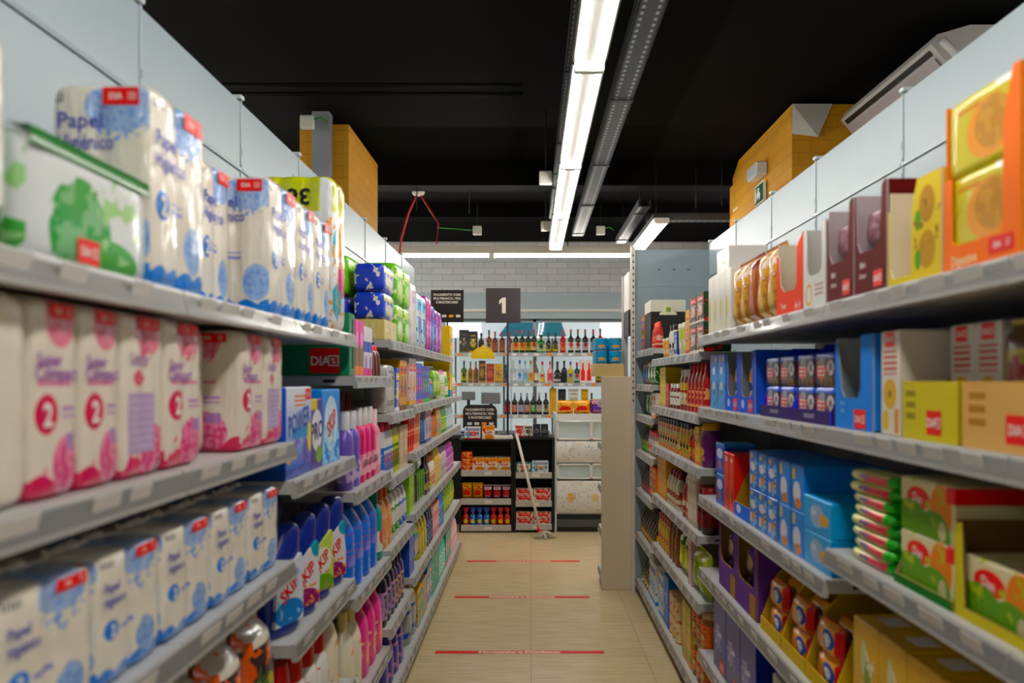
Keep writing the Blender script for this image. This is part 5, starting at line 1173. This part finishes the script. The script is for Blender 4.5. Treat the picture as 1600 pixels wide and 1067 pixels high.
for x in (-.2, .2): G().box(x-.03, x+.03, -.04, .05, 0, .012, mat('c9d0d4', .3)).build('foot', r)
G().box(.255, .263, -.002, .008, 0, .92, mat('aeb8bc', .2)).build('edge_strip', r)
g = G(); ym = mat('e0c80f', .5)
o = [(-.115, 0), (.115, 0)]+[(.115*math.cos(k*PI/16), .012+.105*math.sin(k*PI/16)) for k in range(0, 7)]+[(.012, .118), (.012, .132), (-.012, .132), (-.012, .118)]+[(.115*math.cos(k*PI/16), .012+.105*math.sin(k*PI/16)) for k in range(10, 17)]
g.plate([(a-.02, b+.77) for a, b in o], -.001, 'xz', -.001, ym); st = g.build('dome_sticker', r)
g = G()
for rr in (.04, .075):
    for k in range(6):
        a0, a1 = PI*(.3+k*.08), PI*(.3+(k+1)*.08)
        g.add([(-.02+rr*math.cos(a)*q, -.0025, .785+rr*math.sin(a)*q) for a, q in ((a0, 1), (a1, 1), (a1, .9), (a0, .9))], [(0, 1, 2, 3)], mat('efe6a0', .5))
g.build('pale_arcs', st)
def paysign(x, y, z, label, pole):
    r = empty('payment_sign', (x, y, z)); tag(r, label, 'sign')
    o = [(-.165, 0), (.165, 0), (.165, .17), (.15, .205), (.12, .225), (-.12, .225), (-.15, .205), (-.165, .17)] if not pole else [(-.165, -.1), (.165, -.1), (.165, .225), (-.165, .225)]
    b = G().plate(o, .006, 'xz', 0, mat('232022', .5)).build('sign_board', r)
    for k, t in enumerate(('PAGAMENTO COM:', 'MULTIBANCO, VISA', 'E MASTERCARD')): G().text(t, 0, .178-k*.038, .023, mat('e0ddd6', .5), -.0008, .95, .03).build('lettering', b)
    for k, (c, xx) in enumerate((('c9ccd6', -.1), ('d9d6d0', -.03), ('e09a3a', .04), ('d9d9d4', .11))):
        G().box(xx-.022, xx+.022, -.001, 0, .03-(.08 if pole else 0), .055-(.08 if pole else 0), mat(c, .5)).build('card_symbol', b)
    if pole: G().tube([(0, .012, -z+.9), (0, .012, -.05)], .009, mat('2a2c34', .4)).build('pole', r)
    else: G().box(-.1, .1, .007, .04, -.098, .02, mat('232022', .5)).build('stand', r)
paysign(-.495, 7.725, .985, 'black payment sign with white lettering standing on the sweets rack', False)
paysign(-.845, 8.05, 2.13, 'black payment sign on a pole behind the yellow display', True)
r = empty('till_number_sign', (-.28, 8.0, .9006)); tag(r, 'dark square till sign with a white number one on a pole', 'sign')
b = G().box(-.173, .173, -.008, .008, 1.12, 1.466, mat('3d383c', .5), .002).build('sign_board', r)
G().plate([(a*1.0, 1.293+c) for a, c in ((-.012, -.078), (.026, -.078), (.026, .078), (-.006, .078), (-.04, .05), (-.04, .012), (-.012, .034))], -.002, 'xz', -.0082, mat('e3dfd4', .5)).build('numeral', b)
G().tube([(.045, .012, .01), (.045, .012, 1.3)], .011, mat('262a3c', .4)).build('pole', r); G().loft([(0, .07, .07), (.012, .06, .06)], mat('262a3c', .4)).moved(.045, .012).build('pole_foot', r)
def shelfrow(x, y, z, items, ctx):
    """goods facing the camera: (key, count, description)"""
    for k, n, desc in items:
        w, d, h = D[k][2]
        for i in range(n): put(k, x+w/2, y+d/2, z, 0, desc+ctx if ctx else desc, None, True, n); x += w+.004
    return x
carton('nut', 'spread_box', 'hazelnut snack', .118, .1, .125, 'e3dcd0', (('r', 0, .105, .12, .04, 'e0a05a'), ('e', .01, .02, .045, .025, 'd08a2a'), ('n', 0, .11, .06, 40, .55, 'b0401e')), (('nutella', 0, .52, .18, 'b8281e', 0, .8),))
shelfrow(-.56, YC+.03, .58, [('nut', 3, 'white hazelnut spread box on the upper rack shelf')], '')
for i in range(3): put('nut', -.501+i*.122, YC+.08+.105, .58, 0, 'white hazelnut spread box in the row behind', None, True, 3)
rb = F('box', .1, .1, .06, 'c93a2a', 'e0b83a', 'd96a3a')
for i in range(3): put(rb, -.615, YC+.08, .58+i*.0615, 0, 'flat red and yellow sweets box beside the spread boxes', None, True, 3)
shelfrow(-.665, YC+.03, .31, [(F('bag', .1, .06, .155, 'c98a1e', 'e0c06a', 'a8301e', 'sweets_bag', 'sweets'), 2, 'gold sweets bag on the middle rack shelf'), (F('bag', .085, .06, .135, '6a1d14', 'c9c6d6', 'a82a1e', 'sweets_bag', 'sweets'), 3, 'dark red sweets bag with a pale band')], '')
def twist(col, c2):
    def fn():
        m = paint(col, (('n', 0, .04, .06, 60, .54, c2), ('e', 0, .04, .02, .02, 'd9c93a')), .25, .5)
        b = G().loft([(0, .026, .022), (.01, .031, .026), (.05, .0325, .028), (.09, .028, .02), (.12, .01, .008)], m, 12)
        t = G().loft([(.12, .01, .008), (.14, .024, .012), (.165, .032, .014), (.17, .03, .012)], mat(col, .25, coat=.5), 12)
        return [('bag_body', b), ('twisted_top', t)]
    return fn
for k, c, c2 in (('twr', 'b01e36', 'e06a4a'), ('twb', '1f4fb0', '6ab0e0')): define(k, 'sweets_bag', 'sweets', .066, .06, .17, twist(c, c2))
x = -.66
for k in ('twr', 'twb', 'twb', 'twb', 'twr', 'twr', 'twr'):
    put(k, x+.034, YC+.06, .06, 0, {'twr': 'red twist-topped sweets bag on the bottom rack shelf', 'twb': 'blue twist-topped sweets bag on the bottom rack shelf'}[k], None, True, 4); x += .0668
kb = F('box', .15, .1, .115, 'd9e0e6', '4a9ad0', 'd9501e', 'sweets_box', 'sweets')
put(kb, -.56, YC+.065, .8856, 0, 'blue, white and orange sweets box on top of the sweets rack', None, True)
put('nut', -.41, YC+.065, .8856, 0, 'single white hazelnut spread box on top of the sweets rack', None, True)
tag(G().box(-.09, .09, -.06, .06, 0, .03, mat('dcdad6', .6), .002).build('paper_stack', None, (-.27, YC+.065, .8862), .1), 'small stack of white paper on top of the sweets rack', 'paper')
x = shelfrow(-.155, YC+.05, .9056, [(F('box', .085, .08, .115, 'e0dcd6', 'b8282a', 'c9302a', 'tea_box', 'tea'), 1, 'white and red tea box on top of the narrow rack'), (F('box', .08, .08, .11, 'd9d6cc', '2a2a2a', '5a5a50', 'tea_box', 'tea'), 1, 'white and black tea box on top of the narrow rack'), (F('box', .07, .08, .12, '1d1f2a', '2a2c3a', '3a3a44', 'tea_box', 'tea'), 2, 'dark tea box on top of the narrow rack')], '')
shelfrow(-.145, YC+.03, .56, [(F('box', .15, .1, .1, '1f6a6a', 'd9d9d6', 'd96a3a', 'sweets_box', 'sweets'), 1, 'teal sweets box behind the mop handle'), (F('box', .155, .1, .115, 'dfe3e6', '3a8ac0', 'd0a06a', 'sweets_box', 'sweets'), 1, 'white and blue sweets box right of the mop handle'.replace(' right of', ' past'))], '')
wf = F('box', .165, .1, .06, 'd9cfc6', 'b83a2e', 'd94a2e', 'wafer_pack', 'wafers')
for i in range(2):
    for j in range(2): put(wf, -.062+i*.17, YC+.08, .29+j*.062, 0, 'red and white wafer pack behind the mop handle', None, True, 4)
for i in range(2):
    for j in range(2): put(wf, -.062+i*.17, YC+.08, .07+j*.062, 0, 'red and white wafer pack on the lowest narrow shelf', None, True, 4)
# ------------------------------------------------------------------ ice cream freezer
r = empty('ice_cream_freezer', (.468, 7.62, 0)); tag(r, 'white two-tier ice cream freezer with tile-patterned panels', 'freezer')
fw = mat('dfe1e0', .3); W2 = .225
pat = paint('e2e4e4', (('n', -.09, .33, .13, 80, .63, '8a98b4'), ('n', .14, .33, .13, 80, .63, '8a98b4'), ('e', -.09, .33, .035, .04, 'd9cba8'), ('e', .14, .33, .035, .04, 'd9cba8'), ('n', -.09, .33, .05, 90, .5, 'c0a05a'),
     ('n', -.09, .78, .1, 80, .62, '8494b2'), ('n', .14, .78, .1, 80, .62, '8494b2'), ('e', -.09, .78, .02, .025, 'c9c6b8')), .4)
G().box(-W2, W2, .1, .6, .16, 1.12, fw).build('cabinet', r); G().box(-W2, W2, .02, .6, 0, .155, mat('1d1f22', .4)).build('base', r)
G().box(-W2+.001, W2-.001, .0, .02, .05, .12, mat('4a4d52', .35)).build('kick_rail', r)
def strip(z, y, m, nm):
    g = G(); n = len(z); v = [(x, b, a) for a, b in zip(z, y) for x in (-W2, W2)]
    g.add(v, [(2*i, 2*i+1, 2*i+3, 2*i+2) for i in range(n-1)], m, True)
    g.add([(x, .1, a) for a in (z[0], z[-1]) for x in (-W2, W2)], [(0, 1, 3, 2)], fw); g.build(nm, r)
strip([.16, .2, .27, .35, .43, .49], [.05, .01, -.015, -.02, -.012, .0], pat, 'lower_panel')
strip([.66, .69, .76, .83, .865], [.03, .01, .0, .005, .02], pat, 'upper_panel')
for z0, z1 in ((.5, .65), (.875, 1.06)):
    g = G()
    for a, b, c, d in ((-W2, W2, z0, z0+.02), (-W2, W2, z1-.015, z1), (-W2, -W2+.02, z0, z1), (.09, .12, z0, z1)): g.box(a, b, .015, .05, c, d, fw, .003)
    f = g.build('door_frame', r); G().box(-W2+.02, W2, .06, .064, z0+.02, z1-.015, mat('d3e2e6', .15, coat=.3)).build('glass_lid', f)
for z in (.475, .845): G().box(-.08, .02, -.03, -.022, z-.018, z+.012, mat('e6e6e4', .5)).build('price_plate', r)
G().box(-W2-.02, -W2, .0, .6, 0, 1.13, mat('c3cac8', .35), .004).build('side_panel', r)
yb = F('bag', .16, .1, .13, 'd9a81e', 'e0c03a', 'b8301e', 'sweets_bag', 'sweets'); tb = F('bag', .12, .1, .14, '3a2a7a', 'd9a03a', '6a3aa0', 'sweets_bag', 'sweets')
shelfrow(.25, 7.75, 1.1206, [(yb, 2, 'yellow sweets bag on top of the ice cream freezer'), (tb, 1, 'violet sweets bag on top of the ice cream freezer')], '')
# ------------------------------------------------------------------ spirits shelving in front of the window
r = empty('spirits_shelving', (0, 10.35, 0)); tag(r, 'grey shelving of spirits bottles in front of the shop window', 'shelving')
for x in (-1.0, -.36, .28, .95): G().box(x-.012, x+.012, .22, .25, 0, 2.0, mat('6a7074', .4)).build('upright', r)
BZ = (1.80, 1.41, 1.0, .6, .2)
for z in BZ:
    sh = G().box(-1.0, .95, 0, .219, z-.03, z, shm).build('shelf', r)
    g = G().box(-1.0, .95, -.02, -.001, z-.045, z+.003, mat('a9acae', .35), .003)
    for k in range(13): g.quad(-.93+k*.145+random.uniform(-.02, .02), z-.021, .06, .03, -.0205, mat('dedbd4', .5) if k % 4 else mat('d98a5a', .5))
    g.build('price_rail', sh)
def sb(style, body, cap, lab, h=.3, w=.077): return F(style, w, w if style != 'box' else .09, h, body, cap, lab, None if style != 'box' else 'gift_box')
def brow(z, y, seq, words):
    for px, spec, desc in seq:
        k = sb(*spec) if not isinstance(spec, str) else spec
        put(k, (px-830)/1250*(10.35+.09), y, z, 0, desc+words, None, True)
U = ' on the top spirits shelf'; V = ' on the second spirits shelf'; Y = ' on the third spirits shelf'
brow(1.80, 10.45, [(725, ('box', '24282a', '3a3a34', '4a4a3a', .3, .12), 'dark gift box beside the yellow display'), (739.5, ('box', '1d1d24', '2a2a34', 'b0a05a', .28, .11), 'black gift box with a gold badge'), (752, ('square', '2a2018', '161412', '3a3028', .26), 'dark square bottle'),
  (764, ('spirit', '6a3a1e', '2a1d16', 'd0b890', .3), 'amber bottle with cream label'), (773.5, ('spirit', '5a2a1e', '8a1d1a', '9a6a4a', .28), 'brown bottle with red cap, camera left of three'.replace(' camera left of three', ' first of three')), (784.5, ('spirit', '5a2a1f', '8a1d1a', '9a6a4b', .28), 'brown bottle with red cap, middle of three'), (796, ('spirit', '5a2a20', '8a1d1b', '9a6a4c', .28), 'brown bottle with red cap, last of three'),
  (806, ('spirit', '1a2f1d', 'a81e24', 'd0b01e', .3), 'green red-capped bottle with yellow label, by the brown ones'), (816, ('spirit', '1a2f1e', 'a81e25', 'd0b01f', .3), 'green red-capped bottle with yellow label, by the dull gold one'), (825.5, ('spirit', '1d2418', '6a1d1e', 'b8a84a', .3), 'dark bottle with dull gold label'), (834.5, ('spirit', '1f2a1a', '8a2a24', 'd9cfa0', .31), 'dark bottle with pale yellow label'),
  (845.5, ('square', '2f6a2a', '1d241a', 'c9d0b0', .24, .1), 'wide bright green bottle'), (857, ('round', '16181a', '14140f', 'c0a83a', .27), 'black bottle with olive label, first of two'), (868, ('round', '16181b', '141410', 'c0a83b', .27), 'black bottle with olive label, second of two'), (879.5, ('spirit', '9a1f1e', 'a82a24', 'c98a6a', .31), 'red bottle'),
  (892, ('spirit', '1f241f', 'a81e26', 'dcd9d0', .31), 'black bottle with white label and red cap'), (903, ('spirit', '1f2420', '8a1e26', 'd9d9d2', .31), 'black bottle with white and green label'), (914.5, ('spirit', '15161a', '8a1e22', 'b9b9bc', .31, .082), 'black bottle with silver label, first of two'), (927, ('spirit', '15161b', '8a1e23', 'b9b9bd', .31, .082), 'black bottle with silver label, second of two'), (938, ('spirit', '9a1f24', '3a1618', 'c9a0a0', .32), 'dark red bottle at the grocery end')], U)
brow(1.41, 10.45, [(725, ('spirit', '2a5a24', '1d241a', 'd0c01e', .29), 'green bottle with yellow label'), (735, ('spirit', '8a5a1e', '5a3a1a', 'b08a4a', .28, .066), 'amber bottle beside the green one'), (743.5, ('spirit', '7a3a16', '5a2a1a', '9a6a3a', .28, .066), 'amber bottle beside the brown gift box'), (753.5, ('box', '3a2a1a', '8a6a2e', 'a8803a', .29, .085), 'brown gift box'), (766, ('box', '7a2f14', 'a8501e', 'c0622a', .25, .1), 'rust coloured gift box'), (779, ('box', 'c09a24', 'd0aa3a', '8a6a1a', .25, .1), 'gold gift box'), (790, ('square', '2a2826', '1d1b1a', '8a8070', .24, .07), 'dark bottle by the clear screen edge'),
  (802, ('spirit', 'a8b5ba', 'c0c9d0', 'd0d9dc', .29), 'clear bottle, first of the clear ones'), (812, ('spirit', 'b0bcc2', '3a6ab0', 'dfe3e6', .3), 'clear bottle with blue cap'), (820.5, ('spirit', 'a8b8c4', '6a9ac0', '9ac0d9', .29, .062), 'slim clear bottle with pale blue label'), (829.5, ('square', 'b8bcb4', 'a86a2a', 'c9a83a', .29), 'clear bottle with gold label'), (838, ('spirit', '6a5a50', 'd9d0c8', 'dcdad6', .29, .062), 'brown bottle with white label'), (847.5, ('round', 'b5b8a0', 'a82a2a', 'd9cc1e', .28), 'clear bottle with bright yellow label'), (859.5, ('spirit', 'd0a0a0', 'b83a4a', 'c96a7a', .28), 'pink bottle'),
  (871, ('round', '15161a', '101014', 'c0c0bc', .28, .1), 'black bottle with a white diamond label'), (881.5, ('square', '14161f', '101218', '22262f', .29), 'all-black square bottle'), (891.5, ('spirit', 'c9b83a', '4a3a8a', 'd0c86a', .28), 'yellow bottle with violet cap'), (901.5, ('square', '1d3a2a', 'b02a2a', 'a8c0b8', .27), 'green bottle with pale label'), (935, ('spirit', '5a3a1a', '3a2416', 'b09a5a', .28), 'amber bottle at the grocery end')], V)
gb = empty('gift_box', (.712, 10.45, 1.4106)); tag(gb, 'white gift carton printed with two red bottles on the second spirits shelf', 'gift box')
G().box(-.078, .078, -.05, .05, 0, .3, mat('dedad6', .45), .002).build('carton_body', gb)
for sx in (-1, 1): G().plate([(sx*.04+a*.9, b) for a, b in ((-.03, .03), (.03, .03), (.03, .15), (.012, .19), (.012, .26), (-.012, .26), (-.012, .19), (-.03, .15))], -.0006, 'xz', -.0504, mat('d8281e', .4)).build('printed_bottle', gb)
brow(1.0, 10.45, [(793, ('spirit', '16181a', '2a1a1a', 'c9423a', .28), 'black bottle with red label'), (804, ('spirit', '17181a', '8a8a90', 'd06a1e', .28), 'black bottle with orange label, before the blue one'), (814, ('spirit', '18181a', '9a9aa0', '8aa0b8', .28), 'black bottle with blue-grey label'), (823.5, ('spirit', '19181a', '9a9aa1', 'd0801e', .28), 'black bottle with orange label, before the green one'), (833, ('spirit', '1a181a', '9a9aa2', '5aa03a', .28), 'black bottle with green label'), (842.5, ('spirit', '1b181a', '9a9aa3', 'b0a890', .28), 'black bottle with grey label'), (853, ('spirit', '1c181a', '3a3a34', 'd0c8a8', .28), 'black bottle with cream label'),
  (864, ('box', 'c09a2a', 'c8a43a', 'b8902a', .34, .09), 'tall gold gift box'), (878, ('box', '1d1f24', '2a2c30', '34363a', .33, .1), 'tall black gift box'), (896, ('box', 'd0d0ca', 'dcdcd6', '8a8a5a', .33, .13), 'wide white gift box'), (913.5, ('box', 'c0a04a', 'd0b05a', 'a8883a', .33, .09), 'gold gift box at the grocery end'), (924.5, ('spirit', '1d1414', '2a1616', 'b83a2a', .28), 'black bottle with red label at the grocery end')], Y)

# ------------------------------------------------------------------ mop and floor tape
r = empty('mop', (.085, 7.335, .0)); tag(r, 'wet mop with a white handle leaning on the sweets rack', 'mop')
G().tube([(.0, .0, .075), (-.225, .235, .935)], .0135, mat('d3cdc4', .35), 10).build('handle', r)
d = Vector((-.225, .235, .86)).normalized(); p0 = Vector((0, 0, .045))
G().tube([p0, p0+d*.03, p0+d*.075], [.026, .022, .014], mat('b8241e', .4), 12).build('collar', r)
g = G(); ym = mat('b9b4a8', .9)
for k in range(64):
    a = random.uniform(0, 2*PI); L = random.uniform(.05, .125); q = random.uniform(.4, 1)
    c, s_ = math.cos(a)*L*1.05, math.sin(a)*L*.7
    g.tube([(.01, 0, .06), (c*.35, s_*.35, .058*q+.008), (c*.75, s_*.75, .034*q+.004), (c, s_, .0045)], [.006, .006, .0055, .004], ym, 5)
g.moved(.03).build('mop_yarn', r)
tapem = paint('c93a36', (('n', 0, 0, 2, 30, .66, 'd0605a'),), .45); tw = mat('e0cdbb', .5)
for y, lb in ((4.26, 'red floor tape with white distance lettering, first one from the camera'), (5.34, 'red floor tape with white distance lettering, middle of three'), (6.4, 'red floor tape with white distance lettering, last one before the sweets racks')):
    r = empty('floor_tape', (-.062, y, 0)); tag(r, lb, 'floor tape'); hw = .45
    for a, b in ((-hw, -.22), (.22, hw)): G().box(a, b, -.023, .023, .0002, .0008, tapem).build('red_strip', r)
    G().box(-.22, .22, -.026, .026, .0002, .0007, mat('c9706a', .5)).build('text_strip', r)
    g = G().text('Mantenha a Dist\u00e2ncia', 0, 0, .036, tw, 0, .98, .03); g.v = [(a, c, .0012) for a, b, c in g.v]; g.build('lettering', r)
